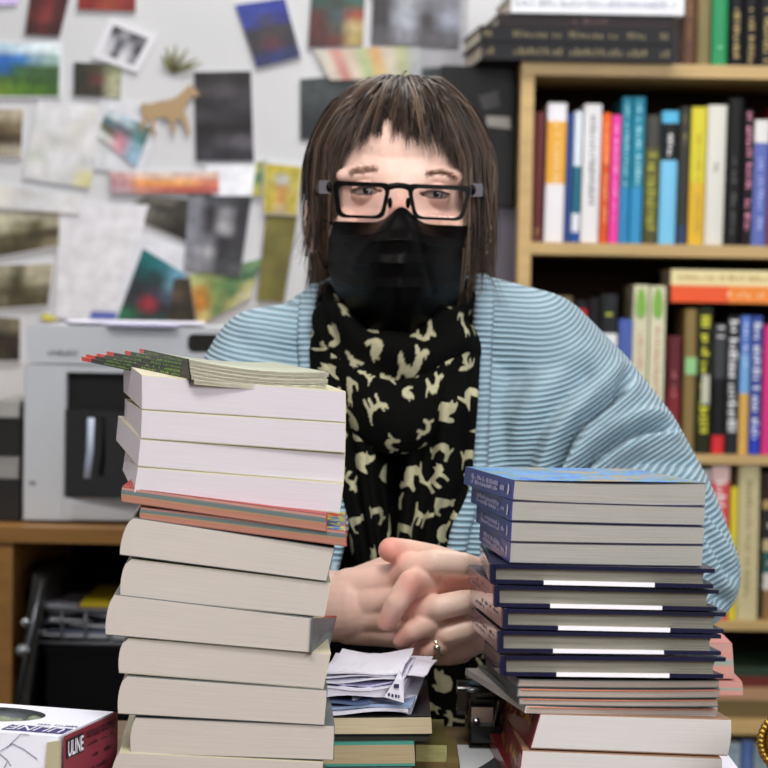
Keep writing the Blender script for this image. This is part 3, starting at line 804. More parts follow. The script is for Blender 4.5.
def shelf_book(x0, x1, ytop, zb, bands, label, group, text=None, lean=0.0, depth=.16, Y=None, out=0.0, name='book'):
    """upright book, spine to the room; bands = [(colour, share from the top)], text=(colour, top, bottom)"""
    Y = (BY + .012 + out) if Y is None else Y
    zb = zb + .0008
    a = X(x0, Y, ytop); c = X(x1, Y, ytop); h = P((x0 + x1) / 2, ytop, Y).z - zb
    g = .0006
    a += g; c -= g; w = c - a; t = min(.0016, w * .12)
    lx = lean * h
    o = thing(name, ((a + c) / 2, Y + depth / 2, zb), label, 'book', group)
    def pt(u, v, y): return Vector((a + w * u + lx * v - lx * .0, Y + y, zb + h * v))
    mb = MB(); mats = []
    v1 = 1.0
    nseg = 5
    for col, share in bands:
        v0 = v1 - share; mi = len(mats); mats.append(cm(col))
        # slightly rounded spine
        for s_ in range(nseg):
            u0, u1 = s_ / nseg, (s_ + 1) / nseg
            r0 = .0022 * (2 * u0 - 1) ** 2; r1 = .0022 * (2 * u1 - 1) ** 2
            mb.quad(pt(u0, v0, r0), pt(u1, v0, r1), pt(u1, v1, r1), pt(u0, v1, r0), mi)
        v1 = v0
    body = 0
    for u0, u1 in ((0, t / w), (1 - t / w, 1)):
        mb.hexa([pt(u0, 0, .0022), pt(u1, 0, .0022), pt(u1, 1, .0022), pt(u0, 1, .0022), pt(u0, 0, depth), pt(u1, 0, depth), pt(u1, 1, depth), pt(u0, 1, depth)], body)
    if text:
        tc_, ta, tb, hw = text[0], text[1], text[2], (text[3] if len(text) > 3 else .6)
        mi = len(mats); mats.append(cm(tc_))
        marks(mb, pt(.5 - hw / 2, 1 - ta, -.0002), Vector((0, 0, -1)), Vector((1, 0, 0)), Vector((0, -1, 0)),
              [(0, w * hw, 0, h * (tb - ta), .0065)], mi, .85, int(x0) + 3, .0003)
    mb.build('cover', mats, o)
    mb = MB(); mb.hexa([pt(t / w, .012, .004), pt(1 - t / w, .012, .004), pt(1 - t / w, .985, .004), pt(t / w, .985, .004),
                        pt(t / w, .012, depth - .004), pt(1 - t / w, .012, depth - .004), pt(1 - t / w, .985, depth - .004), pt(t / w, .985, depth - .004)], 0)
    mb.build('pages', pg, o)
    return o

g1 = 'books on the upper shelf of the bookcase'
L = .02
rows1 = [
 (533, 545, 112, [('#5c1c20', 1)], 'maroon book beside the side panel on the upper shelf', ('#8a6a40', .90, .96)),
 (546.5, 566, 103, [('#eceaf0', .13), ('#e6a83c', .45), ('#e9e6ea', .42)], 'white book with a broad orange middle band, upper shelf', ('#f4cf8a', .15, .55, .3)),
 (566.5, 573, 113, [('#2c4a8c', 1)], 'narrow dark blue book between the orange-banded one and a white one', None),
 (573.5, 582, 111, [('#dfe8f2', .42), ('#1d6b80', .36), ('#e6e8f0', .14), ('#1f52a0', .08)], 'narrow white and teal book on the upper shelf', None),
 (583, 601, 104, [('#e6e4e6', 1)], 'wide white book with fine dark lettering on the upper shelf', ('#8b8b94', .08, .72, .35)),
 (601.5, 610.5, 113, [('#f4661e', .38), ('#d9551a', .62)], 'narrow orange book next to the pink one', ('#ffb27a', .05, .85, .4)),
 (611, 620.5, 115, [('#ec3ea6', 1)], 'bright pink book on the upper shelf', ('#ffa6dc', .08, .8, .35)),
 (621, 631.5, 97, [('#1d7f9c', .62), ('#2a86bc', .38)], 'tall teal book, the first of a pair beside the pink one', ('#8fd0dc', .05, .6, .4)),
 (632, 644.5, 97, [('#1f86a2', .62), ('#2f90c4', .38)], 'tall teal book, the second of a pair beside the olive-lettered one', ('#9ad4e0', .05, .6, .4)),
 (645, 660, 115, [('#3c3a34', .26), ('#56561f', .60), ('#4a4a24', .14)], 'dark book with olive lettering down its spine, upper shelf', ('#a2a23a', .3, .9, .7)),
 (661, 678, 111, [('#57b6e0', .09), ('#1c1c1e', .28), ('#78c4ea', .63)], 'light blue book with a black upper band on the upper shelf', ('#e8e8e8', .14, .34, .3)),
 (679, 690, 107, [('#3a3a36', .86), ('#2c3a5c', .14)], 'dark charcoal book between the light blue and yellow ones', ('#8a7f46', .06, .30, .3)),
 (690.5, 706.5, 107, [('#d8cc30', .55), ('#e0b42c', .45)], 'yellow book on the upper shelf', ('#b89a2a', .2, .9, .25)),
 (707, 726, 105, [('#dcdad2', 1)], 'wide pale grey book with one small dot on its spine', ('#4a4a4a', .42, .46, .2)),
 (727, 743, 98, [('#161616', 1)], 'black book standing beside the pale grey one on the upper shelf', ('#4f4f4f', .4, .9, .3)),
 (744, 753, 110, [('#241a20', 1)], 'black book with pink lettering on the upper shelf', ('#d88aa8', .02, .9, .6)),
 (754, 769, 120, [('#e4e2e0', .18), ('#5a6ab4', .82)], 'periwinkle blue book with a white top band on the upper shelf', ('#aab4e6', .3, .85, .3)),
 (770, 786, 108, [('#8a2c2c', 1)], 'brick red book just past the periwinkle one on the upper shelf', None),
 (787, 803, 102, [('#2c5c48', 1)], 'green book near the far end of the upper shelf', None),
 (804, 824, 110, [('#c8b48c', 1)], 'tan book near the far end of the upper shelf', None),
]
for x0, x1, yt, bands, lab, tx in rows1:
    shelf_book(x0 - (shelf[0] * 0), x1, yt, shelf[0], bands, lab, g1, tx, lean=.012)
g2 = 'books on the middle shelf of the bookcase'
rows2 = [
 (534, 552, 300, [('#3c4a5c', 1)], 'slate blue book hidden behind the shoulder on the middle shelf', None),
 (553, 572, 296, [('#6c5c3c', 1)], 'khaki book behind the shoulder on the middle shelf', None),
 (574, 587, 300, [('#201c1e', .06), ('#c4202c', .06), ('#e4e0e0', .12), ('#201c1e', .76)], 'black book with a red and white block near its top, middle shelf', None),
 (588, 600, 298, [('#1c181a', 1)], 'plain black book above the shoulder on the middle shelf', None),
 (601, 618, 294, [('#26282a', .25), ('#eceef0', .75)], 'white book with a black top and yellow writing, middle shelf', ('#b0b43a', .09, .16, .7)),
 (618.5, 633, 319, [('#4c62ae', 1)], 'plain blue book on the middle shelf', None),
 (633.5, 649, 285, [('#dcd8b8', 1)], 'cream book with a green leaf mark, first of a matching pair', ('#c88e82', .25, .9, .3)),
 (650, 666, 286, [('#e0dcbc', 1)], 'cream book with a green leaf mark, second of a matching pair', ('#c88e82', .25, .9, .3)),
 (668, 682, 336, [('#5e1a22', .45), ('#7e2228', .55)], 'short maroon book on the middle shelf', ('#b46a6a', .3, .5, .3)),
 (685, 697, 309, [('#8a7444', 1)], 'tan book with a pale green square on the middle shelf', None),
 (698, 713, 307, [('#2a2c18', 1)], 'black book with yellow lettering under the flat orange book', ('#d8d63a', .06, .85, .6)),
 (714, 727, 324, [('#3a3c40', .42), ('#1c1c1e', .44), ('#d42830', .14)], 'black book with a red foot on the middle shelf', ('#dedede', .02, .12, .6)),
 (728, 740, 316, [('#28282c', 1)], 'black book with bold white lettering on the middle shelf', ('#e6e6ea', .03, .85, .75)),
 (741, 751, 316, [('#5a80d2', .28), ('#7ab0e6', .28), ('#dcae58', .44)], 'book blue above and yellow below on the middle shelf', ('#c8d8f4', .05, .4, .4)),
 (752, 763, 316, [('#3c4ea0', .76), ('#2440c0', .24)], 'blue book with white lettering on the middle shelf', ('#dfe4f2', .05, .9, .7)),
 (764, 776, 325, [('#d83480', 1)], 'magenta book on the middle shelf', None),
 (777, 800, 320, [('#4a6a4a', 1)], 'moss green book at the far end of the middle shelf', None),
]
for x0, x1, yt, bands, lab, tx in rows2:
    o = shelf_book(x0, x1, yt, shelf[1], bands, lab, g2, tx, lean=.004)
    if 'leaf mark' in lab:
        mb = MB(); c = P((x0 + x1) / 2, 303, BY + .011); pts = []
        for k in range(16):
            t_ = 2 * math.pi * k / 16; pts.append(c + Vector((.0085 * math.cos(t_) * (1 - .25 * math.sin(t_)), 0, .026 * math.sin(t_))))
        mb.prism(pts, [p + Vector((0, .002, 0)) for p in pts]); mb.build('leaf_mark', mat('leaf_green', (128, 180, 72), .5), o)
    if 'green square' in lab:
        mb = MB(); c = P((x0 + x1) / 2, 366, BY + .011); mb.box(c.x - .009, c.x + .009, c.y, c.y + .002, c.z - .014, c.z + .014); mb.build('printed_square', mat('pale_green', (150, 205, 140), .5), o)
    if 'yellow lettering' in lab:
        mb = MB(); c = P((x0 + x1) / 2, 392, BY + .011); mb.box(c.x - .006, c.x + .006, c.y, c.y + .002, c.z - .02, c.z + .028); mb.build('title_label', cm('#c8c8b8'), o)

def flat_book(x0, x1, y0, y1, Y, bands, label, group, depth=.17, zfix=None, text=None, name='book', skew=0.0, cat='book'):
    """book lying flat, spine to the room; y0 top, y1 bottom"""
    a = X(x0, Y, y1); c = X(x1, Y, y1); z1 = P((x0 + x1) / 2, y0, Y).z; z0 = P((x0 + x1) / 2, y1, Y).z
    if zfix is not None: z1 += zfix - z0; z0 = zfix
    z0 += .0006
    o = thing(name, ((a + c) / 2, Y + depth / 2, z0), label, cat, group)
    h = z1 - z0; t = min(.002, h * .14); sk = skew * depth
    mb = MB(); mats = []; u = a
    def bx(mb, x0_, x1_, ya, yb, za, zb, m):
        mb.hexa([(x0_ + skew * (ya - Y), ya, za), (x1_ + skew * (ya - Y), ya, za), (x1_ + skew * (ya - Y), ya, zb), (x0_ + skew * (ya - Y), ya, zb),
                 (x0_ + skew * (yb - Y), yb, za), (x1_ + skew * (yb - Y), yb, za), (x1_ + skew * (yb - Y), yb, zb), (x0_ + skew * (yb - Y), yb, zb)], m)
    for col, share in bands:
        mi = len(mats); mats.append(cm(col)); w = (c - a) * share
        bx(mb, u, u + w, Y, Y + .002, z0, z1, mi); u += w
    bx(mb, a, c, Y + .002, Y + depth, z0, z0 + t, 0); bx(mb, a, c, Y + .002, Y + depth, z1 - t, z1, 0)
    if text:
        mi = len(mats); mats.append(cm(text[0]))
        for (f0, f1) in text[1]:
            marks(mb, Vector((a + (c - a) * f0, Y, z0 + h * .3)), Vector((1, 0, 0)), zv, Vector((0, -1, 0)), [(0, h * .4, 0, (c - a) * (f1 - f0), text[2] if len(text) > 2 else .007)], mi, .85, int(y0) + 7 + int(x0), .0003)
    mb.build('cover', mats, o)
    mb = MB(); bx(mb, a + .004, c - .004, Y + .003, Y + depth - .003, z0 + t, z1 - t, 0); mb.build('pages', pg, o)
    return o, z1

o, zz = flat_book(671, 805, 286.5, 303.5, BY + .008, [('#f0581e', .43), ('#f58a2e', .57)], 'bright orange book lying flat on top of the upright books', g2, text=('#f8c090', [(.42, .98)]))
flat_book(671, 805, 270, 286, BY + .010, [('#efe0a8', 1)], 'pale yellow book lying flat above the bright orange one', g2, zfix=zz, text=('#c0a468', [(.05, .9)], .004))
# third shelf
g3 = 'books on the low shelf of the bookcase'
rows3 = [(640, 660, 480, [('#40506c', 1)], 'slate book hidden behind the sleeve on the low shelf', None),
 (661, 680, 474, [('#8c8478', 1)], 'grey-brown book hidden behind the sleeve on the low shelf', None),
 (681, 700, 478, [('#54382c', 1)], 'brown book hidden behind the sleeve on the low shelf', None),
 (701, 711, 470, [('#c4c4c4', 1)], 'thin light grey book above the elbow on the low shelf', None),
 (712, 731, 466, [('#e8c4c0', .1), ('#d84a50', .9)], 'red book with a wide white title on the low shelf', ('#f2e6e6', .1, .8, .6)),
 (731.5, 739, 487, [('#e4d23a', 1)], 'narrow yellow book between the red one and the cream one', None),
 (740, 761, 465, [('#cabf94', 1)], 'broad cream book on the low shelf', ('#a09468', .1, .85, .3))]
for x0, x1, yt, bands, lab, tx in rows3:
    shelf_book(x0, x1, yt, shelf[2], bands, lab, g3, tx, lean=-.003)
z = shelf[2]
for k, (h, col, lab) in enumerate(((.05, '#8e6c40', 'tan book at the foot of the low flat stack'), (.028, '#d6d2c8', 'white book lying second in the low flat stack'), (.036, '#1f5a58', 'dark teal book lying in the low flat stack'),
                                   (.02, '#c2b084', 'cream book lying in the low flat stack'), (.05, '#2c2a2a', 'black book lying in the low flat stack'), (.015, '#b89a62', 'thin ochre book lying near the top of the low flat stack'), (.045, '#3a2422', 'dark brown book topmost in the low flat stack'))):
    y1 = 620 - (z - shelf[2]) * 611; flat_book(763, 850, y1 - h * 611, y1, BY + .02, [(col, 1)], lab, 'flat books on the low shelf', zfix=z, text=('#c8c0b0', [(.05, .6)]) if k in (2, 4) else None); z += h
z = shelf[3]
for k, (h, col, lab) in enumerate(((.030, '#6a5a38', 'brown book at the bottom of the flat stack under the low shelf'), (.022, '#b08a6a', 'tan book second in the flat stack under the low shelf'), (.018, '#6c2a22', 'dark red book in the flat stack under the low shelf'), (.016, '#2e4230', 'dark green book topmost in the flat stack under the low shelf'))):
    y1 = 720 - (z - shelf[3]) * 611; flat_book(700, 850, y1 - h * 611, y1, BY + .03, [(col, 1)], lab, 'flat books under the low shelf', zfix=z); z += h
g5 = 'books on the lowest visible shelf'
for k, (x0, x1, yt, col, lab) in enumerate(((700, 716, 749, '#c8ccd0', 'light grey book on the lowest visible shelf'), (717, 727, 747, '#e8e6e2', 'white book on the lowest visible shelf'), (728, 741, 743, '#9fb2bc', 'grey-blue book on the lowest visible shelf'), (742, 753, 741, '#5672b4', 'mid blue book on the lowest visible shelf'), (754, 770, 745, '#8ca0a4', 'blue-grey book at the end of the lowest visible shelf'))):
    shelf_book(x0, x1, yt, shelf[4], [(col, 1)], lab, g5, ('#6a7c98', .05, .9, .4))

# on top of the bookcase
g6 = 'flat books on top of the bookcase'
z = ztop1
YT = BY - .02
blkc = '#1d1c20'
o, z = flat_book(481, 674, 45, 63, YT, [(blkc, 1)], 'black book with gold lettering lying directly on the bookcase top', g6, depth=.22, zfix=z, text=('#6e6444', [(.02, .06), (.17, .42), (.46, .72), (.76, .84), (.93, .97)]), skew=-.10)
o, z = flat_book(480, 674, 29, 45, YT - .002, [(blkc, 1)], 'black gold-lettered book lying second on the bookcase top', g6, depth=.22, zfix=z, text=('#6e6444', [(.02, .06), (.17, .42), (.46, .72), (.76, .84), (.93, .97)]), skew=-.10)
o, z = flat_book(498, 674, 16, 29, YT, [('#2a2224', 1)], 'dark brown book between the black books and the white one', g6, depth=.21, zfix=z, text=('#5c3a3a', [(.4, .6)]), skew=-.08)
o, z = flat_book(511, 684, -4, 16, YT - .006, [('#e2e4ea', 1)], 'white book with fine print on top of the dark flat books', g6, depth=.21, zfix=z, text=('#9a9eb0', [(.02, .95)], .004), skew=-.08)
g7 = 'upright books on top of the bookcase'
for x0, x1, col, lab, tx in ((684, 699, '#5c3a24', 'brown leather-like book standing on the bookcase top', ('#8c6238', .3, .8, .3)), (699.5, 713, '#7c7048', 'khaki book standing on the bookcase top', None),
                             (714, 730, '#1f8a54', 'green book standing on the bookcase top', ('#7ac49a', .85, .9, .4)), (732, 746, '#16161a', 'black gold-marked book beside the green one on the bookcase top', ('#a8925a', .55, .95, .4)),
                             (747, 761, '#16161a', 'second black gold-marked book on the bookcase top', ('#a8925a', .55, .95, .4)), (762, 777, '#18181c', 'third black gold-marked book on the bookcase top', ('#a8925a', .55, .95, .4)),
                             (778, 792, '#18181c', 'fourth black gold-marked book on the bookcase top', ('#a8925a', .55, .95, .4))):
    shelf_book(x0, x1, -62, ztop1, [(col, 1)], lab, g7, tx, Y=BY + .01, depth=.18)

# dark cabinet standing between the picture wall and the bookcase
YC = 3.66
dk = mat('black_cabinet', (14, 12, 12), .5, .3)
cb = thing('cabinet', (X(480, YC), YC + .08, 0), 'narrow black cabinet between the picture wall and the bookcase', 'cabinet')
b = MB(); b.box(X(438, YC), X(515, YC, 150), YC, WALLY - .005, Z(206, YC, 480), Z(66, YC, 480)); bevel(b.build('body', dk, cb), .003)
b = MB(); b.box(X(438, YC), X(515, YC, 300), YC + .012, WALLY - .005, 0, Z(207, YC, 480)); b.build('lower_door', mat('mauve_grey_door', (92, 88, 100), .6), cb)
mb = MB(); q = [P(486, 116, YC - .0028), P(510, 117, YC - .0028), P(511, 129, YC - .0028), P(487, 126, YC - .0028)]
mb.hexa([q[3], q[2], q[1], q[0]] + [p + Vector((0, .003, 0)) for p in (q[3], q[2], q[1], q[0])], 0)
tag(mb.build('paper_note', mat('note_paper', (168, 164, 158), .6), origin=q[0]), 'small pale paper note stuck to the black cabinet', 'note')
mb = MB(); q = [P(478, 96, YC - .0028), P(498, 90, YC - .0028), P(500, 106, YC - .0028), P(484, 110, YC - .0028)]
mb.hexa([q[3], q[2], q[1], q[0]] + [p + Vector((0, .003, 0)) for p in (q[3], q[2], q[1], q[0])], 0)
tag(mb.build('cutting', mat('grey_print', (74, 72, 74), .6), origin=q[0]), 'dark grey printed cutting on the black cabinet above the pale note', 'note')

# ------------------------------------------------------------------ pictures on the wall
photo = attr_mat('photo_print', .35, .4, .22, 60); paper = mat('picture_paper', (220, 220, 226), .6, .2)
photod = attr_mat('matte_print', .6, .3, .1, 40)
def picture(name, quad, rows, label, cat='photo', border=0.0, group='pictures pinned on the wall', lift=.004, pm=None, matt=False, depthoff=0.0):
    """thin printed sheet; quad TL TR BR BL in the photo; rows = printed colours top to bottom"""
    Y = WALLY - .004 - depthoff
    c = [P(*quad[0], Y), P(*quad[1], Y), P(*quad[2], Y), P(*quad[3], Y)]
    c[2] = c[2] + Vector((0, -lift, 0)); c[3] = c[3] + Vector((0, -lift, 0))
    cols = [[rc(x) for x in r.split()] for r in rows]
    nv = len(cols); nu = len(cols[0])
    mb = MB(); mb.col = []
    def pt(u, v, dy=0): return (c[0] * (1 - u) + c[1] * u) * (1 - v) + (c[3] * (1 - u) + c[2] * u) * v + Vector((0, dy, 0))
    mb.hexa([pt(0, 1), pt(1, 1), pt(1, 0), pt(0, 0), *[Vector((q_.x, WALLY + .0006, q_.z)) for q_ in (pt(0, 1), pt(1, 1), pt(1, 0), pt(0, 0))]], 0)
    mb.col += [(.7, .7, .7, 1)] * len(mb.v)
    su, sv = max(nu * 3, 6), max(nv * 3, 6)
    n0 = len(mb.v)
    def samp(u, v):
        fu = min(max(u * nu - .5, 0), nu - 1); fv = min(max(v * nv - .5, 0), nv - 1)
        i, j = int(fu), int(fv); i2, j2 = min(i + 1, nu - 1), min(j + 1, nv - 1); a, b2 = fu - i, fv - j
        a = min(max((a - .25) * 2, 0), 1); b2 = min(max((b2 - .25) * 2, 0), 1)
        g = lambda q, r: np.array(lin(cols[q][r]))
        return (g(j, i) * (1 - a) + g(j, i2) * a) * (1 - b2) + (g(j2, i) * (1 - a) + g(j2, i2) * a) * b2
    for j in range(sv + 1):
        for i in range(su + 1):
            u, v = i / su, j / sv
            mb.vert(pt(border + (1 - 2 * border) * u, border + (1 - 2 * border) * v, -.0006), (u, v)); mb.col.append((*samp(u, v), 1))
    for j in range(sv):
        for i in range(su):
            a = n0 + j * (su + 1) + i; mb.face((a, a + su + 1, a + su + 2, a + 1), 1)
    o = mb.build(name, [pm or paper, photod if matt else photo], origin=(c[0] + c[2]) / 2)
    return tag(o, label, cat, group)

picture('photo', [(30, -4), (70, -4), (60, 37), (25, 35)], ['4a1a1a 6a2626 4a1a1c', '5a2020 7a3030 401618', '3a1616 501e20 381418'], 'dark red photo at the upper edge of the wall')
picture('photo', [(78, -4), (136, -4), (136, 12), (78, 10)], ['7a1e1a 8a3a26 7a2420'], 'red-brown photo strip cut by the upper edge')
picture('card', [(-4, -6), (22, -6), (17, 5), (-4, 5)], ['c4b4e4'], 'lilac card in the very corner of the wall', 'card')
picture('photo', [(-6, 41), (62, 42), (61, 98), (-6, 98)], ['b0cce0 c8dce8 d8e8ee e0ecf0', '2a62b0 3a7ac0 80a0b0 9ab8b4', '2a5a92 3c6444 3c5a34 3c5a34', '4a6a2e 40622a 38582a 3a5c2c', '6a8a2e 587e2c 4c7426 3e6424'], 'landscape photo of a green hill under blue sky', border=.03)
picture('card', [(110, 17), (158, 36), (138, 73), (92, 57)], ['3a3a40 909098 4a4a50 606068', 'b8b8c0 50505a a4a4ac 3a3a42', 'd0d0d6 50505a d6d6dc 8a8a92'], 'tilted white card with a busy black and white drawing', 'card', border=.14)
picture('photo', [(74, 62), (122, 64), (121, 98), (74, 96)], ['2a2c1c 3c3a26 808468', '24261a 5a2c28 9a9c7c', '2a281c 2c2a1e a6a688'], 'dark green photo with a small red figure')
picture('photo', [(-5, 108), (24, 108), (22, 159), (-5, 158)], ['a49a84 b4a890', '6a5c44 7a6c54', '3a3020 4a3e2c', 'a09684 b0a898'], 'old sepia photo at the edge of the picture wall', border=.02)
picture('drawing', [(38, 100), (108, 108), (90, 188), (24, 178)], ['dcdce0 d8d8dc dedee2 d4d4d0', 'd0d4d4 dadade d2d0cc d8d8dc', 'd6d4d4 c4c6c4 cccccc dadadc', 'c8ccc6 d8d8dc dadade c8c8cc', 'dadadc d4d4d6 d0d0d4 cfcc9c'], 'white drawing sheet with tiny scattered sketches', 'drawing', matt=True)
picture('sheet_of_paper', [(100, 96), (165, 108), (142, 176), (90, 168)], ['d2d4da'], 'blank white sheet behind the teal and pink photo', 'paper', lift=.002, matt=True)
picture('photo', [(107, 108), (152, 128), (136, 167), (98, 136)], ['c0ccd0 a8c0cc 5a6a5c', '4a6470 5a5a66 4a7878', '54523c b07888 88a8bc', 'c8d0cc c8909c 90b0c8'], 'tilted photo of a pink figure against teal', depthoff=.003)
picture('photo', [(194, 72), (251, 71), (254, 161), (196, 161)], ['201c20 2c282c 1c181c', '3c383c 48444a 343036', '242024 2c282e 3c383e', '38343a 302c32 242026', '141214 1c181c 161416', '2a262c 48444c 5a565e', '38363e 26242a 302e36'], 'tall dark grey photo in the upper middle of the wall')
picture('poster', [(235, 5), (285, -2), (301, 57), (257, 68)], ['2a3a90 2c3c94 24308a', '2c3a88 3a3a60 2a3080', '302e34 3c3438 343034', '3a3038 58303c 302e38', '26305c 2a3468 28305c'], 'tilted poster deep blue above and dark below', 'poster')
picture('poster', [(311, -4), (365, -4), (363, 46), (308, 48)], ['2c4640 2e3a34 3a5a50', '4a2220 3a4a50 8a4430', '4c2020 40403c b4a070', '46201e 5a2a24 a49058'], 'dark red poster with a pale figure', 'poster')
picture('sheet_of_paper', [(366, -6), (468, -6), (466, 68), (420, 67)], ['a8a8ae a4a4aa'], 'grey-white backing sheet behind the group photo', 'paper', lift=.002, matt=True)
picture('photo', [(373, -5), (461, -5), (459, 47), (371, 44)], ['2c2a2e 9498a0 6a6a74 70707a', '2a282c a4a8b4 2c282c 8c90a0', '4a484e 7c7c86 4c484e 505058'], 'black and white photo of a group of people', depthoff=.003)
picture('chart', [(314, 50), (420, 45), (422, 79), (330, 80)], ['c4c0b4 c49088 c8b8a8 b0b890 c8a070 c4bcae b0b48c a4a8a8', 'c8beb2 c08880 ccc0b0 a8b488 ccb078 c0b8a8 a8ac88 a0a4a8'], 'cream chart with faint red, green and blue columns', 'chart', depthoff=.004, matt=True)
picture('poster', [(300, 79), (470, 66), (470, 140), (300, 140)], ['3c4244 2c3438 283438 242c30', '202426 1c2022 1a1e20 16181a'], 'dark poster mostly hidden behind the hair', 'poster', lift=.001)
picture('picture_strip', [(110, 172), (219, 172), (219, 193), (112, 194)], ['c89c9c d4b8a8 d8c0b0 c8a8a0 d4b4a4', 'b08088 e09248 d89048 e0a05c cc7858', 'a88c98 c48070 a85850 b04c40 a85048'], 'long strip with a row of small orange pictures', 'picture', depthoff=.006)
picture('sheet_of_paper', [(205, 165), (262, 165), (255, 196), (212, 196)], ['e4e6ee eef0f6'], 'bright white sheet beside the strip of orange pictures', 'paper', depthoff=.002, matt=True)
picture('letter', [(-5, 184), (82, 196), (80, 214), (-5, 208)], ['d2d0cc c4c4c4 ccccd0 d4d4d4', 'd6d4d0 c8c8cc cfcfd2 d8d8da'], 'white letter with faint lines of type', 'letter', depthoff=.003, matt=True)
picture('postcard', [(-5, 211), (62, 207), (61, 246), (-5, 259)], ['c0bca4 b4b09a a8a490 b0aa96', 'a8a48c 8a866c 5c563c 9a947c', '58523c 4c4630 3c3622 463e28', '4c4630 443c28 5a5238 847a60'], 'sepia postcard of a statue on a hill', border=.03)
picture('postcard', [(-5, 264), (56, 262), (50, 306), (-5, 310)], ['a09a84 6a6450 b8b29a b0aa94', '7a7460 4c4630 9c967e a49e88', '5a543e 3a341e 5a543e 6a6450', '6a6450 4a442e 4a442e 544e38'], 'sepia postcard of a tower and ruins', border=.03)
picture('postcard', [(-5, 315), (21, 317), (21, 362), (-5, 362)], ['6a6250 7a705a', '2c261a 342c1e', '3a3224 2c261a'], 'dark sepia postcard beside the printer', border=.03)
picture('sheet_of_paper', [(60, 199), (150, 205), (118, 322), (55, 318)], ['dcdce2 dedee4'], 'blank white sheet above the printer', 'paper', lift=.003, depthoff=.001, matt=True)
picture('sheet_of_paper', [(136, 236), (190, 248), (170, 330), (112, 322)], ['dcdee6'], 'white backing sheet behind the teal night photo', 'paper', lift=.002, depthoff=.002, matt=True)
picture('photo', [(143, 248), (186, 274), (166, 326), (117, 320)], ['1c6a6c 2a6a74 6aa0b8', '1e4a4c 26383c 5c8494', '2a3034 3a3440 485468', '303438 98303c 2c2c34', '2c6a4c 2c3c38 2a443c'], 'teal photo of a dark tree with a red figure', depthoff=.005)
picture('photo', [(120, 212), (145, 196), (192, 200), (187, 241)], ['807c74 6c6860 5a5650 7c7870', '4c4844 5c5850 3a3834 6a665e', '2c2a28 38342e 44403a 3c3a36'], 'grey-brown photo of bare twigs')
picture('newspaper_cutting', [(189, 194), (252, 194), (240, 278), (184, 268)], ['80828c 4a4a52 48484e 303036', '7a7c86 2a282e 88888e 2a2a30', '7c7e88 38363c a8a8ae 34343a', '80828c 6a6a72 2c2a30 38383e', '84868e a4a4aa 34343a 3e3e44', '888a92 7a7a82 44444a 505056'], 'grey cutting with a dark seated figure', 'cutting', depthoff=.004)
picture('card', [(188, 276), (262, 258), (250, 298), (198, 326)], ['a4ac70 8c9c64 5c7c58 6c8a60', 'b88438 6c8850 587c4c 40684c', 'b87830 7c8c50 4c7048 a8a870', 'c0ae70 6c8454 a4a468 c8c49c'], 'yellow-green card with a landscape drawing', 'card', depthoff=.002)
picture('portrait', [(174, 278), (190, 278), (197, 324), (168, 324)], ['3c3428 3c3428', '5c4c40 3a3026', '2e281e 2e281e', '3a3228 342c22'], 'small dark portrait cut-out above the printer', 'picture', depthoff=.009)
picture('card', [(264, 162), (303, 166), (297, 216), (263, 214)], ['b8a83c b8a83c b8a83c', 'b8ac50 b0b4b8 b4a844', 'b8a848 b88848 b0a050', 'b8a83c c08c4c b4a840', 'b4a444 c0a880 b4a444'], 'yellow-bordered card with a small orange picture', 'card', depthoff=.006, border=.02)
picture('card', [(256, 162), (268, 160), (264, 196), (252, 196)], ['a4a458 6c8458', '587c58 4c6c4c', 'a8a458 a09c54'], 'narrow green card half hidden behind the yellow-bordered one', 'card', depthoff=.002)
picture('bookmark', [(266, 212), (298, 214), (284, 302), (257, 300)], ['77713a 6c6634', '686434 746e3a', '706a38 625c30', '747036 686434'], 'long olive bookmark hanging under the yellow-bordered card', 'bookmark', depthoff=.003, matt=True)
picture('sticky_note', [(91, 311), (117, 312), (116, 320), (90, 319)], ['4a5aa4'], 'small blue paper tab above the printer', 'note', depthoff=.004)
picture('sticky_note', [(42, 313), (56, 316), (55, 321), (42, 319)], ['c4bc3c'], 'small yellow paper tab above the printer', 'note', depthoff=.004)
# cut-out horse
hp_ = [(140, 106), (143, 103), (150, 104), (160, 101), (168, 100), (175, 98), (182, 92), (187, 87), (191, 84), (193, 88), (197, 90), (199, 95), (196, 97), (192, 95), (189, 99), (186, 106), (184, 112), (188, 120), (190, 132), (188, 137), (186, 130), (182, 121), (178, 118), (174, 122), (175, 130), (173, 137), (171, 130), (170, 120), (162, 117), (156, 118), (154, 125), (156, 134), (153, 136), (151, 127), (149, 118), (146, 122), (143, 131), (141, 128), (143, 116), (141, 110)]
mb = MB(); A = [P(x, y, WALLY - .010) for x, y in hp_]; mb.prism([p for p in A], [p + Vector((0, .003, 0)) for p in A])
tag(mb.build('paper_horse', mat('tan_felt', (172, 146, 112), .8), origin=A[0]), 'tan horse-shaped cut-out on the picture wall', 'cut-out')
mb = MB(); r0 = P(173, 73, WALLY - .006)
for (x, y) in ((161, 55), (166, 46), (176, 44), (188, 48), (198, 58), (203, 63)):
    e = P(x, y, WALLY - .012); mb.tube([r0, r0.lerp(e, .5) + Vector((0, -.004, 0)), e], [.0016, .004, .0006], 6, squash=(Vector((0, 1, 0)), .3))
tag(mb.build('dried_leaf', mat('dry_green', (122, 122, 84), .7), smooth=True, origin=r0), 'dried fan of narrow green leaves pinned above the horse cut-out', 'leaf')

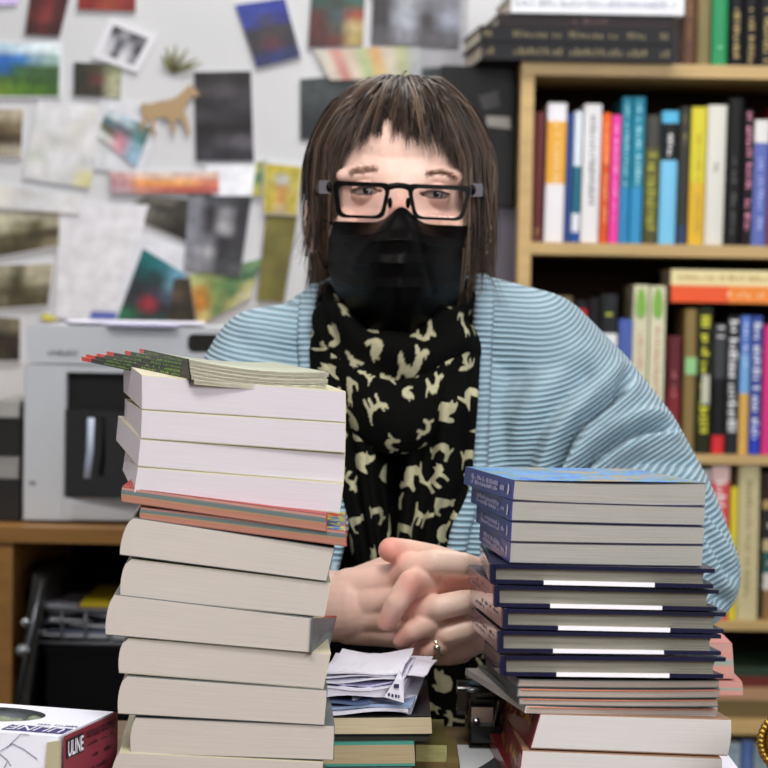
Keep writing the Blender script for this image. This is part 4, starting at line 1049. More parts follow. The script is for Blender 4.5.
# ------------------------------------------------------------------ desk and printer
DY = 2.86
oak = wood_mat('oak', (150, 106, 52))
zd = Z(528, DY, 60)
ds = thing('desk', (-.3, DY + .3, 0), 'wooden desk under the white printer against the wall', 'desk')
dx0, dx1 = -.80, .05
b = MB(); b.box(dx0, dx1, DY, WALLY - .01, zd - .020, zd); bevel(b.build('desktop', oak, ds), .002)
xa = P(0, 600, DY).x; xb_ = P(11, 600, DY).x
b = MB(); b.box(xa - .012, xb_, DY + .01, WALLY - .02, 0, zd - .02); b.build('side_panel', oak, ds)
b = MB(); b.box(dx1 - .03, dx1 - .01, DY + .01, WALLY - .02, 0, zd - .02); b.build('side_panel', oak, ds)
b = MB(); b.box(dx0, dx0 + .02, DY + .01, WALLY - .02, 0, zd - .02); b.build('side_panel', oak, ds)
zsh = .575
b = MB(); b.box(xb_, dx1 - .03, DY + .02, DY + .55, zsh - .02, zsh); b.build('shelf', mat('dark_shelf', (30, 22, 18), .6), ds)
b = MB(); b.box(xb_, dx1 - .03, DY + .55, DY + .56, .05, zd - .02); b.build('back_panel', darkw, ds)

PY = 2.92
pw = mat('printer_white', (206, 209, 214), .35, .4); pgry = mat('printer_grey', (150, 154, 158), .4)
pblk = mat('printer_black', (8, 8, 9), .14, .35, coat=.3)
px0 = P(23, 430, PY).x; px1 = px0 + .44; pz0 = zd + .004; pz1 = P(90, 326, PY).z
pr = thing('printer', ((px0 + px1) / 2, PY + .19, zd), 'white desktop printer with a glossy black front tray on the wooden desk', 'printer')
zlid = P(60, 365, PY).z
xr0 = P(66, 400, PY).x; xr1 = px1 - .05
zr1 = P(60, 372, PY).z; zr0 = P(60, 496, PY).z
b = MB()
b.rbox(px0, xr0, PY, PY + .38, pz0, zlid, .006, 0, 'z'); b.box(xr1, px1, PY, PY + .38, pz0, zlid)
b.box(xr0 - .01, xr1 + .01, PY + .002, PY + .38, pz0, zr0 - .002); b.box(xr0 - .01, xr1 + .01, PY + .003, PY + .38, zr1, zlid)
b.box(xr0 - .01, xr1 + .01, PY + .15, PY + .37, zr0 - .01, zr1 + .01)
bevel(b.build('body', pw, pr), .003)
b = MB(); b.rbox(px0 + .002, px1 - .002, PY + .002, PY + .37, zlid + .002, pz1, .012, 0, 'y'); b.build('scanner_lid', pw, pr)
b = MB(); b.box(xr0, xr1, PY + .02, PY + .15, zr0 + .095, zr1 - .002); b.build('output_slot', mat('slot_black', (10, 10, 11), .5), pr)
# bulging glossy front tray
b = MB(); A = []; B2 = []
zt1 = P(60, 409, PY).z
for k in range(13):
    t_ = k / 12; x = xr0 + .0 + (xr1 - xr0) * t_
    A.append((x, PY - .03 * math.sin(math.pi * min(t_ * 2.4, 1) * .5), zr0)); B2.append((x, PY - .03 * math.sin(math.pi * min(t_ * 2.4, 1) * .5), zt1))
A += [(xr1, PY + .1, zr0), (xr0, PY + .1, zr0)]; B2 += [(xr1, PY + .1, zt1), (xr0, PY + .1, zt1)]
b.prism(A, B2); tray = b.build('front_tray', pblk, pr)
b = MB(); b.tube([P(87, 495 - 17, PY - .034), P(90, 450, PY - .036), P(91, 418, PY - .034)], .0045, 8, squash=(Vector((0, 1, 0)), .4)); b.build('tray_highlight', mat('painted_highlight', (190, 200, 222), .3), pr, smooth=True)  # highlight of the glossy tray, put in as a pale raised strip
b = MB(); b.box(xr0 + .01, xr1, PY - .001, PY + .004, pz0 + .002, zr0 - .01); b.build('paper_drawer', mat('printer_lower', (196, 198, 202), .4), pr)
b = MB(); q = P(44, 355, PY - .0006); marks(b, q, Vector((1, 0, 0)), zv, Vector((0, -1, 0)), [(0, .007, 0, .045, .0045)], 0, .9, 2)
q = P(29, 485, PY - .0006); b.quad(q, q + Vector((.009, 0, 0)), q + Vector((.009, 0, .005)), q + Vector((0, 0, .005)), 0)
b.build('printed_badge', mat('badge_grey', (130, 132, 138), .5), pr)
b = MB(); b.rbox(P(188, 330, PY).x, P(240, 330, PY).x, PY + .0, PY + .02, P(200, 352, PY).z, P(200, 334, PY).z, .008, 0, 'y'); b.build('control_panel', mat('panel_dark', (40, 38, 36), .3), pr)
# papers on the printer
def flat_sheet(cs, Yf, Yb, z, label, m, th=.0015, name='sheet_of_paper', group=None):
    a, c = X(cs[0], Yf, 325), X(cs[1], Yf, 325); a2, c2 = X(cs[2], Yb, 325), X(cs[3], Yb, 325)
    mb = MB(); mb.hexa([(a, Yf, z), (c, Yf, z), (c, Yf, z + th), (a, Yf, z + th), (a2, Yb, z), (c2, Yb, z), (c2, Yb, z + th), (a2, Yb, z + th)])
    return tag(mb.build(name, m, origin=((a + c) / 2, (Yf + Yb) / 2, z)), label, 'paper', group)
flat_sheet((110, 178, 60, 190), PY - .02, PY + .33, pz1 + .001, 'pale lilac sheet lying on top of the printer', mat('lilac_paper', (196, 192, 226), .6), .002)
flat_sheet((70, 205, 66, 205), PY + .03, PY + .30, pz1 + .0035, 'white sheet lying above the lilac one on the printer', paperw, .0015)

# clutter beside the printer
cx0, cx1 = P(-14, 470, PY).x, P(19, 470, PY).x
z = zd + .001
for k, (h, c, lab, nm) in enumerate(((.055, (36, 34, 32), 'black storage box beside the printer on the desk', 'storage_box'), (.03, (150, 148, 146), 'grey paper bundle on the black storage box', 'paper_bundle'),
                                     (.05, (30, 28, 24), 'dark brown case lying on the grey paper bundle', 'case'), (.022, (170, 168, 164), 'light grey paper bundle on the dark case', 'paper_bundle'))):
    mb = MB(); sh = .003 * (k % 2)
    mb.box(cx0 + sh, cx1 - sh, PY + .01 + sh, PY + .2, z, z + h - .006); mb.box(cx0 + sh - .001, cx1 - sh + .001, PY + .009 + sh, PY + .201, z + h - .006, z + h)
    o = mb.build(nm, mat('clutter_%s' % 'abcd'[k], c, .5, var=.2, vscale=20), origin=((cx0 + cx1) / 2, PY + .1, z)); bevel(o, .002)
    tag(o, lab, 'box' if k % 2 == 0 else 'paper'); z += h + .001

# under the desk: black file box, wire tray with papers, leaning binder
YF = DY + .06
f0 = thing('file_box', (P(95, 700, YF).x, YF + .12, zsh), 'black plastic file box under the desk', 'box')
bx0, bx1 = P(46, 700, YF).x, P(190, 700, YF).x; zf1 = P(80, 646, YF).z
b = MB(); b.box(bx0, bx1, YF, YF + .24, zsh + .001, zf1 - .01); b.build('body', mat('file_black', (10, 9, 11), .5, .15), f0)
b = MB(); b.box(bx0 - .003, bx1 + .003, YF - .003, YF + .243, zf1 - .01, zf1); bevel(b.build('lid', mat('file_black', (10, 9, 11), .5, .15), f0), .002)
wt = thing('wire_tray', (P(95, 640, YF).x, YF + .12, zf1), 'grey wire letter tray on the black file box', 'tray')
mb = MB(); gx0, gx1 = P(38, 640, YF).x, P(180, 640, YF).x; zw = P(80, 610, YF).z
for z_ in (zf1 + .004, zw):
    mb.tube([(gx0, YF, z_), (gx1, YF, z_), (gx1, YF + .22, z_), (gx0, YF + .22, z_), (gx0, YF, z_)], .003, 6)
for k in range(7):
    x = gx0 + (gx1 - gx0) * k / 6; mb.tube([(x, YF, zw), (x, YF, zf1 + .004), (x, YF + .22, zf1 + .004), (x, YF + .22, zw)], .002, 6)
mb.build('frame', mat('tray_grey', (120, 122, 128), .4, .5, .4), wt, smooth=True)
z = zf1 + .008
for k, (h, c, lab) in enumerate(((.006, (186, 188, 196), 'lowest white paper bundle in the wire tray'), (.004, (120, 128, 150), 'blue-grey folder in the wire tray'), (.007, (200, 200, 208), 'thick white bundle in the middle of the wire tray'),
                                 (.004, (70, 72, 86), 'dark folder in the wire tray'), (.008, (176, 178, 190), 'bent white papers near the top of the wire tray'), (.004, (190, 192, 200), 'uppermost white papers in the wire tray'), (.004, (140, 40, 40), 'dark red folder on the papers in the wire tray'), (.005, (206, 182, 30), 'yellow folder topmost in the wire tray'))):
    mb = MB()
    xo = gx0 + .006 + .004 * (k % 3) + (.045 if k > 5 else 0)
    n = 6
    for i in range(n):
        a, c2 = xo + (gx1 - .012 - xo) * i / n, xo + (gx1 - .012 - xo) * (i + 1) / n
        s0, s1 = [(.012 * (1 - q / n) ** 1.5 * (k % 2 == 0 and k < 6) * (.4 + .2 * k)) for q in (i, i + 1)]
        mb.hexa([(a, YF + .006, z + s0), (c2, YF + .006, z + s1), (c2, YF + .006, z + h + s1), (a, YF + .006, z + h + s0), (a, YF + .2, z), (c2, YF + .2, z), (c2, YF + .2, z + h), (a, YF + .2, z + h)])
    tag(mb.build('paper_bundle', mat('bundle_%s' % 'abcdefgh'[k], c, .6), origin=((xo + gx1) / 2, YF + .1, z)), lab, 'paper', 'papers in the wire tray'); z += h + .001
bn = thing('ring_binder', P(20, 700, DY + .03), 'grey lever binder leaning against the desk side', 'binder')
mb = MB()
q0 = [P(14, 718, DY + .025), P(26, 718, DY + .025), P(46, 580, DY + .025), P(33, 574, DY + .025)]
mb.hexa(q0 + [p + Vector((.0, .25, 0)) for p in q0]); bevel(mb.build('cover', mat('binder_grey', (52, 50, 48), .35, coat=.3), bn), .002)
for k, (x, y) in enumerate(((26, 622), (23, 650))):
    mb = MB(); c = P(x, y, DY + .012); mb.tube([c + Vector((0, -.004, 0)), c + Vector((0, .01, 0))], .0085 if k else .006, 16); mb.ball(c + Vector((0, -.005, 0)), (.006, .003, .006)); mb.build('finger_ring', mat('ring_steel', (190, 192, 198), .25, .5, 1), bn, smooth=True)
mb = MB(); mb.tube([P(14, 712, DY + .015), P(42, 580, DY + .015)], .003, 6); mb.build('edge_trim', mat('trim_steel', (120, 124, 130), .3, .5, .9), bn, smooth=True)

# gold bead string hanging at the right of the table
mb = MB(); YB2 = 1.43
pts = [(770, 718), (765.5, 721), (762, 727), (760.5, 734), (760, 741), (760.3, 748), (761.5, 755), (764, 761), (768, 766), (773, 769)]
for k, (x, y) in enumerate(pts): mb.ball(P(x, y, YB2), .0026, nu=12, nv=8)
inner = MB()
pf = thing('beaded_frame', P(800, 770, YB2), 'gold frame with a beaded rim at the edge of the photo', 'frame')
full = []
c0 = P(800, 742, YB2); rr = (P(800, 742, YB2) - P(760.5, 742, YB2)).length
mb = MB()
for k in range(44):
    t_ = 2 * math.pi * k / 44; mb.ball(c0 + Vector((rr * math.cos(t_), 0, rr * .85 * math.sin(t_))), .0027, nu=10, nv=8)
goldm = mat('old_gold', (150, 120, 56), .32, .5, 1.0)
mb.build('beaded_rim', goldm, pf, smooth=True)
mb = MB(); mb.tube([c0 + Vector(((rr - .006) * math.cos(2 * math.pi * k / 40), .003, (rr * .85 - .006) * math.sin(2 * math.pi * k / 40))) for k in range(41)], .004, 8); mb.build('inner_rim', goldm, pf, smooth=True)
mb = MB(); A = [c0 + Vector(((rr - .006) * math.cos(2 * math.pi * k / 40), .004, (rr * .85 - .006) * math.sin(2 * math.pi * k / 40))) for k in range(40)]
mb.prism(A, [p + Vector((0, .004, 0)) for p in A]); mb.build('back', mat('frame_back', (96, 86, 70), .5), pf)
mb = MB(); zb2 = c0.z - rr * .85
mb.tube([(c0.x, YB2, zb2), (c0.x, YB2 + .02, TZ + .003)], .004, 8); mb.rbox(c0.x - .03, c0.x + .03, YB2 - .01, YB2 + .04, TZ, TZ + .005, .006, 0, 'z'); mb.build('stand', goldm, pf)
# ------------------------------------------------------------------ the person
def cap_mesh(mb, p0, r0, p1, r1, seg=20, flat=None):
    """tapered rounded limb piece; flat=(axis, factor) squashes the cross-section"""
    p0 = Vector(p0); p1 = Vector(p1); d = (p1 - p0); Ld = d.length; d = d.normalized()
    pts = []; rad = []
    for k in range(6):
        t = math.pi / 2 * (1 - k / 6); pts.append(p0 - d * r0 * math.sin(t)); rad.append(max(r0 * math.cos(t), r0 * .02))
    pts.append(p0); rad.append(r0); pts.append(p1); rad.append(r1)
    for k in range(1, 7):
        t = math.pi / 2 * k / 6; pts.append(p1 + d * r1 * math.sin(t)); rad.append(max(r1 * math.cos(t), r1 * .02))
    mb.tube(pts, rad, seg, squash=flat)

def chain(mb, pts, rad, seg=20, flat=None):
    for k in range(len(pts) - 1): cap_mesh(mb, pts[k], rad[k], pts[k + 1], rad[k + 1], seg, flat)

def loft(mb, levels, seg=40, power=2.0):
    """levels: (z, xc, yc, rx, ry) closed solid"""
    rings = []
    for (z, xc, yc, rx, ry) in levels:
        ring = []
        for q in range(seg):
            t = 2 * math.pi * q / seg; c, s_ = math.cos(t), math.sin(t)
            e = 2 / power
            ring.append(mb.vert((xc + rx * math.copysign(abs(c) ** e, c), yc + ry * math.copysign(abs(s_) ** e, s_), z)))
        rings.append(ring)
    for k in range(len(rings) - 1):
        for q in range(seg):
            j = (q + 1) % seg; mb.face((rings[k][q], rings[k][j], rings[k + 1][j], rings[k + 1][q]))
    mb.face(rings[0][::-1]); mb.face(rings[-1])

def remeshed(mb, voxel, smooth=4, factor=.5):
    me = bpy.data.meshes.new('tmp'); me.from_pydata([tuple(v) for v in mb.v], [], mb.f)
    o = bpy.data.objects.new('tmp', me); COL.objects.link(o)
    r = o.modifiers.new('r', 'REMESH'); r.mode = 'VOXEL'; r.voxel_size = voxel; r.adaptivity = 0
    if smooth:
        s_ = o.modifiers.new('s', 'SMOOTH'); s_.factor = factor; s_.iterations = smooth
    dg = bpy.context.evaluated_depsgraph_get(); dg.update()
    out = bpy.data.meshes.new_from_object(o.evaluated_get(dg))
    n = len(out.vertices); v = np.zeros(n * 3); out.vertices.foreach_get('co', v); v = v.reshape(-1, 3)
    nr = np.zeros(n * 3); out.vertex_normals.foreach_get('vector', nr); nr = nr.reshape(-1, 3)
    f = [tuple(p.vertices) for p in out.polygons]
    bpy.data.objects.remove(o); bpy.data.meshes.remove(me); bpy.data.meshes.remove(out)
    return v, nr, f

def np_object(name, v, f, m, parent, col=None, attrs=None, smooth=True):
    me = bpy.data.meshes.new(name)
    off = np.array(_loc[parent.name]) if parent is not None else 0
    me.from_pydata((v - off).tolist(), [], f)
    me.materials.append(m)
    me.polygons.foreach_set('use_smooth', [smooth] * len(f))
    if col is not None:
        a = me.color_attributes.new('Col', 'FLOAT_COLOR', 'POINT'); a.data.foreach_set('color', np.concatenate([col, np.ones((len(v), 1))], 1).astype(np.float32).ravel())
    for k, arr in (attrs or {}).items():
        a = me.attributes.new(k, 'FLOAT', 'POINT'); a.data.foreach_set('value', arr.astype(np.float32))
    me.update(); o = bpy.data.objects.new(name, me); COL.objects.link(o)
    if parent is not None: o.parent = parent; _loc[o.name] = _loc[parent.name]
    return o

def smoothstep(a, b, x):
    t = np.clip((x - a) / (b - a), 0, 1); return t * t * (3 - 2 * t)
def to_px(v):
    """where points of an array fall in the photo (only used to measure folds)"""
    d = v - np.array(CAM); F, R_, U_ = np.array(_F), np.array(_R), np.array(_U)
    z = d @ F; return 384 + FPX * (d @ R_) / z, 384 - FPX * (d @ U_) / z

pe = thing('person', (.015, 2.07, 0), 'person in a light blue knit cardigan, black mask and glasses, hands clasped behind books', 'person')

HO = P(400, 197, 1.957)            # between the eyes
hx, hy, hz = HO
ex = .0315
EYL = P(365.5, 191, 1.957 + .020); EYR = P(435.5, 194.5, 1.957 + .020)
mb = MB()
# skull, face
mb.ball((hx, hy + .096, hz + .012), (.074, .096, .088), nu=40, nv=28)
mb.ball((hx, hy + .062, hz - .030), (.064, .060, .070), nu=32, nv=24)
mb.ball((hx, hy + .045, hz - .078), (.040, .040, .036), nu=32, nv=20)        # jaw, chin
for s_ in (-1, 1):
    mb.ball((hx + s_ * .040, hy + .036, hz - .030), (.024, .024, .024), nu=20, nv=14)      # cheekbones
    mb.ball((hx + s_ * .030, hy + .030, hz + .019), (.030, .024, .012), nu=20, nv=14)     # brow
    ear = Matrix.Rotation(s_ * .35, 3, 'Z')
    mb.ball((hx + s_ * .0775, hy + .098, hz - .016), (.009, .019, .031), nu=18, nv=14, rot=ear)
    mb.ball((hx + s_ * .0775, hy + .092, hz - .040), (.006, .010, .011), nu=14, nv=10, rot=ear)
mb.ball((hx, hy + .066, hz + .045), (.056, .064, .050), nu=30, nv=20)     # forehead
cap_mesh(mb, (hx, hy + .012, hz + .004), .0085, (hx, hy - .010, hz - .034), .0105)     # nose
mb.ball((hx, hy - .010, hz - .037), (.015, .012, .011), nu=18, nv=14)
# neck and shoulders
cap_mesh(mb, (hx, hy + .10, hz - .07), .056, (.014, 2.075, 1.10), .058, 28)
loft(mb, [(1.145, .013, 2.08, .05, .04), (1.125, .012, 2.08, .10, .05), (1.10, .012, 2.08, .135, .065), (1.04, .012, 2.08, .145, .085), (.97, .012, 2.08, .14, .09),
          (.86, .012, 2.08, .13, .085), (.72, .012, 2.08, .15, .10), (.56, .012, 2.10, .155, .11), (.53, .012, 2.10, .13, .10)])
# arms (person's own right = viewer's left)
shL, elL, wrL = Vector((-.120, 2.06, 1.085)), Vector((-.170, 1.98, .895)), P(352, 607, 1.795)
shR, elR, wrR = Vector((.150, 2.06, 1.085)), P(690, 580, 1.97), P(512, 612, 1.815)
chain(mb, [shL, elL], [.044, .034]); chain(mb, [elL, P(318, 606, 1.81), wrL], [.034, .030, .0275])
chain(mb, [shR, elR], [.044, .034]); chain(mb, [elR, P(540, 616, 1.83), wrR], [.034, .029, .026])
# legs down to the floor, seated
for s_ in (-1, 1):
    kx = .012 + s_ * .11
    chain(mb, [(.012 + s_ * .08, 2.08, .56), (kx, 1.72, .53)], [.075, .055]); chain(mb, [(kx, 1.72, .53), (kx + s_ * .01, 1.78, .30), (kx + s_ * .01, 1.80, .07)], [.052, .050, .034])
    chain(mb, [(kx + s_ * .01, 1.81, .035), (kx + s_ * .012, 1.66, .026)], [.034, .026])

# hands --------------------------------------------------------
def px(*a): return P(*a)
def hand_piece(pts, rad):
    chain(mb, [P(*p) for p in pts], rad, 18)
fy = Vector((0, 1, 0))
# viewer's-left hand: heel, back and knuckles
for (x0, y0, Ya, r0, x1, y1, Yb, r1) in ((350, 590, 1.795, .0185, 398, 578, 1.772, .0125), (350, 602, 1.792, .0190, 400, 599, 1.768, .0130), (350, 614, 1.794, .0190, 400, 618, 1.770, .0125), (350, 623, 1.798, .0180, 398, 634, 1.775, .0115)):
    cap_mesh(mb, P(x0, y0, Ya), r0, P(x1, y1, Yb), r1, 20)
cap_mesh(mb, P(318, 606, 1.81), .030, P(352, 606, 1.796), .0290, 24)
fingA = [
 ([(398, 578, 1.772), (410, 567, 1.756), (436, 562, 1.742), (462, 564.5, 1.745), (480, 569, 1.757)], [.0125, .0112, .0108, .0100, .0088]),
 ([(400, 599, 1.768), (413, 609, 1.752), (440, 607, 1.738), (462, 602.5, 1.741), (480, 600, 1.752)], [.0125, .0108, .0103, .0100, .0088]),
 ([(400, 618, 1.770), (420, 634, 1.760), (448, 634, 1.745), (466, 629, 1.746), (482, 624, 1.756)], [.012, .0105, .0100, .0096, .0085]),
 ([(398, 634, 1.775), (424, 651, 1.770), (452, 652, 1.757), (470, 647, 1.758), (482, 642, 1.766)], [.0110, .0095, .0090, .0086, .0078]),
]
for pts, rad in fingA: hand_piece(pts, rad)
# thumb of that hand, tucked away behind
hand_piece([(352, 590, 1.80), (385, 571, 1.800), (410, 563, 1.795), (432, 565, 1.785)], [.0175, .0125, .011, .0095])
# viewer's-right hand: palm behind the fingers, its own fingers laced through and folded over
for (x0, y0, r0, x1, y1, r1) in ((512, 600, .019, 468, 584, .0125), (512, 610, .019, 468, 602, .0125), (512, 620, .019, 470, 622, .0125), (512, 630, .018, 472, 640, .0115)):
    cap_mesh(mb, P(x0, y0, 1.815), r0, P(x1, y1, 1.775), r1, 20)
fingB = [
 ([(468, 584, 1.775), (440, 585, 1.764), (420, 581, 1.744), (411, 583, 1.736), (397, 603, 1.731), (386, 623, 1.737)], [.0118, .0112, .0112, .0108, .0094, .0074]),
 ([(468, 602, 1.775), (446, 618, 1.764), (430, 623, 1.744), (412, 631, 1.738), (402, 641, 1.742)], [.0115, .0105, .0098, .0092, .0076]),
 ([(470, 622, 1.775), (456, 638, 1.766), (441, 644, 1.748), (426, 651, 1.748), (417, 653, 1.753)], [.0112, .0098, .0090, .0085, .0072]),
 ([(472, 640, 1.776), (462, 653, 1.770), (448, 656, 1.757), (438, 657, 1.758)], [.0100, .0086, .0080, .0068]),
]
for pts, rad in fingB: hand_piece(pts, rad)
hand_piece([(505, 592, 1.805), (470, 571, 1.795), (432, 558, 1.783), (408, 553, 1.770), (391, 550, 1.760)], [.0175, .013, .0115, .0112, .0104])

v, nr, f = remeshed(mb, .0016, 2, .4)
# eyelids, eye openings
for E, sg in ((EYL, -1), (EYR, 1)):
    E = np.array(E); R1, R2 = .0122, .0138
    dx = v[:, 0] - E[0]; dz = v[:, 2] - E[2] - sg * -.03 * dx; r2 = dx ** 2 + dz ** 2
    fr_ = (v[:, 1] < E[1] + .02) & (np.abs(dx) < .03) & (np.abs(dz) < .03)
    sock = .0045 * np.exp(-((dx / .017) ** 2 + (dz / .010) ** 2))
    v[:, 1] += np.where(fr_, sock, 0)
    half = .0031 * np.clip(1 - (dx / .0150) ** 2, 0, 1)
    inside = fr_ & (np.abs(dz + .0006) < half)
    lid = fr_ & ~inside & (r2 < (R2 * .96) ** 2)
    ly = E[1] - np.sqrt(np.clip(R2 ** 2 - r2, 1e-9, None))
    v[lid, 1] = np.minimum(v[lid, 1], ly[lid])
    v[inside, 1] = E[1] - np.sqrt(np.clip(R1 ** 2 - r2[inside], 1e-9, None)) + .004
# (lids done)
# skin colour: redder knuckles, finger ends and nose
base = np.array(lin((244, 203, 186))); red = np.array(lin((228, 146, 130))); pale = np.array(lin((250, 224, 208)))
col = np.tile(base, (len(v), 1))
def tint(c, r, colr, amt):
    c = np.array(c); d2 = ((v - c) ** 2).sum(1); w = (amt * np.exp(-d2 / (r * r)))[:, None]
    col[:] = col * (1 - w) + colr * w
tint(P(388, 550, 1.755), .014, np.array(lin((226, 116, 102))), .7)
for p in ((411, 583, 1.728), (418, 590, 1.73), (386, 623, 1.73), (402, 640, 1.735), (420, 652, 1.745), (412, 607, 1.745), (400, 575, 1.76), (440, 590, 1.755)): tint(P(*p), .011, red, .55)
for p in ((440, 560, 1.735), (465, 563, 1.735), (445, 604, 1.73), (462, 602, 1.732), (462, 628, 1.74)): tint(P(*p), .012, pale, .6)
tint((hx, hy, hz - .012), .012, red, .6)
for E, sg in ((EYL, -1), (EYR, 1)):
    tint((E[0], E[1] - .012, E[2] - .002), .012, np.array(lin((186, 122, 108))), .45)
    tint((E[0], E[1] - .012, E[2] + .0035), .006, np.array(lin((150, 96, 84))), .4)
for s_ in (-1, 1): tint((hx + s_ * .04, hy + .01, hz - .02), .02, np.array(lin((216, 140, 124))), .4)
skin = attr_mat('skin', .42, .4, .05, 60, .06)
nt = skin.node_tree; b_ = nt.nodes['Principled BSDF']; tc = nt.nodes.new('ShaderNodeTexCoord'); nz = nt.nodes.new('ShaderNodeTexNoise'); nz.inputs['Scale'].default_value = 420; nz.inputs['Detail'].default_value = 4
bp_ = nt.nodes.new('ShaderNodeBump'); bp_.inputs['Strength'].default_value = .25; bp_.inputs['Distance'].default_value = .0008
nt.links.new(tc.outputs['Object'], nz.inputs['Vector']); nt.links.new(nz.outputs['Fac'], bp_.inputs['Height']); nt.links.new(bp_.outputs['Normal'], b_.inputs['Normal'])
np_object('body', v, f, skin, pe, col)

# eyes, glasses ------------------------------------------------
eyew = mat('eye_white', (148, 128, 120), .3, .4, coat=.2); iris = mat('iris_grey_blue', (44, 48, 54), .2, .5, coat=.3); pup = mat('pupil', (8, 8, 9), .2)
for E in (EYL, EYR):
    mb = MB(); mb.ball(E, .0122, 0, 28, 20)
    e = mb.build('eyeball', eyew, pe, smooth=True)
    mb = MB(); c = E + Vector((.0003, -.0119, -.0004))
    for r_, m_, dy in ((.0060, 0, 0), (.0027, 1, -.0008)):
        ctr = mb.vert(c + Vector((0, dy - .0005, 0))); ids = [mb.vert(c + Vector((r_ * math.cos(t), dy + (.0012 if m_ == 0 else .0002), r_ * math.sin(t)))) for t in [2 * math.pi * k / 24 for k in range(24)]]
        for k in range(24): mb.face((ctr, ids[k], ids[(k + 1) % 24]), m_)
    mb.build('iris', [iris, pup], e, smooth=True)
for E, sg in ((EYL, -1), (EYR, 1)):
    for up, r_, n_ in ((1, .0009, 'upper_lashes'), (-1, .0004, 'lower_lashes')):
        mb = MB(); pts_ = []
        for k in range(13):
            dx = -.0135 + .027 * k / 12; dz = up * .0033 * (1 - (dx / .0150) ** 2) - .0006; zz_ = dz + sg * -.03 * dx
            pts_.append(Vector((E.x + dx, E.y - math.sqrt(max(1e-6, .0139 ** 2 - dx * dx - dz * dz)) - .0003, E.z + zz_)) if dx * dx + dz * dz < .0137 ** 2 else Vector((E.x + dx, E.y - .002, E.z + zz_)))
        mb.tube(pts_, [r_ * (.4 + .6 * math.sin(math.pi * k / 12)) for k in range(13)], 6)
        mb.build(n_, mat('lash_hair', (52, 34, 28), .6), pe, smooth=True)
for k, pts in enumerate(([(352, 173.5), (360, 170), (370, 169), (380, 170.5), (389, 174)], [(414, 177.5), (424, 174.5), (436, 173), (447, 174.5), (456, 179)])):
    mb = MB()
    for q in range(230):
        t = random.random() * (len(pts) - 1); i = int(t); fr_ = t - i
        x = pts[i][0] * (1 - fr_) + pts[i + 1][0] * fr_; y = pts[i][1] * (1 - fr_) + pts[i + 1][1] * fr_ + random.gauss(0, 1.7)
        p = P(x, y, 1.957 + .004 + abs(x - 400) * .00009); sgn = -1 if k == 0 else 1
        mb.tube([p, p + Vector((sgn * .004, -.001, random.uniform(.0005, .002)))], [.00028, .0001], 3)
    mb.build('eyebrow', mat('brow_hair', (136, 98, 78), .6), pe)

gl = mat('black_acetate', (4, 3, 3), .4, .1); silver = mat('hinge_silver', (92, 88, 94), .4, .5, .3)
glass = bpy.data.materials.new('lens_glass'); glass.use_nodes = True
nt = glass.node_tree; nt.nodes.clear(); out = nt.nodes.new('ShaderNodeOutputMaterial'); tr = nt.nodes.new('ShaderNodeBsdfTransparent'); gs = nt.nodes.new('ShaderNodeBsdfGlossy'); gs.inputs['Roughness'].default_value = .03
fn_ = nt.nodes.new('ShaderNodeFresnel'); fn_.inputs['IOR'].default_value = 1.5; mx = nt.nodes.new('ShaderNodeMixShader')
nt.links.new(fn_.outputs[0], mx.inputs[0]); nt.links.new(tr.outputs[0], mx.inputs[1]); nt.links.new(gs.outputs[0], mx.inputs[2]); nt.links.new(mx.outputs[0], out.inputs[0])
GY = 1.932
def rounded(poly, r, Y, bow=.0, n=5):
    out_ = []
    m_ = len(poly)
    for k in range(m_):
        a = Vector(poly[k - 1]); b_ = Vector(poly[k]); c = Vector(poly[(k + 1) % m_])
        d0 = (a - b_).normalized() * r; d1 = (c - b_).normalized() * r
        for q in range(n + 1):
            t = q / n; p = (b_ + d0) * (1 - t) ** 2 + b_ * 2 * t * (1 - t) + (b_ + d1) * t * t
            out_.append(p)
    return [P(p.x, p.y, Y + bow * ((p.x - 400) / 80) ** 2) for p in out_]
lensL_o = [(332, 180.5), (391.5, 183), (384, 219), (337, 217.5)]; lensL_i = [(337.5, 185.5), (386.5, 187.5), (380, 216), (341.5, 214.5)]
lensR_o = [(406.5, 183.5), (472.5, 186), (463, 221), (413.5, 219)]; lensR_i = [(411.5, 188), (467.5, 190.5), (459.5, 218), (417, 216.5)]
ge = bpy.data.objects.new('glasses', None); COL.objects.link(ge); ge.parent = pe; _loc[ge.name] = _loc[pe.name]
mb = MB()
for o_, i_ in ((lensL_o, lensL_i), (lensR_o, lensR_i)):
    A = rounded(o_, 8, GY, .006); B_ = rounded(i_, 8, GY, .006); n = len(A)
    for k in range(n):
        j = (k + 1) % n; t = Vector((0, .0036, 0))
        mb.quad(A[k], A[j], B_[j], B_[k]); mb.quad(A[k] + t, B_[k] + t, B_[j] + t, A[j] + t); mb.quad(A[j], A[k], A[k] + t, A[j] + t); mb.quad(B_[k], B_[j], B_[j] + t, B_[k] + t)
mb.tube([P(389, 187, GY), P(394, 185.8, GY - .001), P(399, 185.4, GY - .0015), P(404, 186, GY - .001), P(409, 187.5, GY)], [.0030, .0027, .0027, .0027, .0030], 10)
mb.build('rim', gl, ge)
for i_ in (lensL_i, lensR_i):
    mb = MB(); B_ = rounded(i_, 8, GY + .0015, .006); mb.face([mb.vert(p) for p in B_]); mb.build('lens', glass, ge)
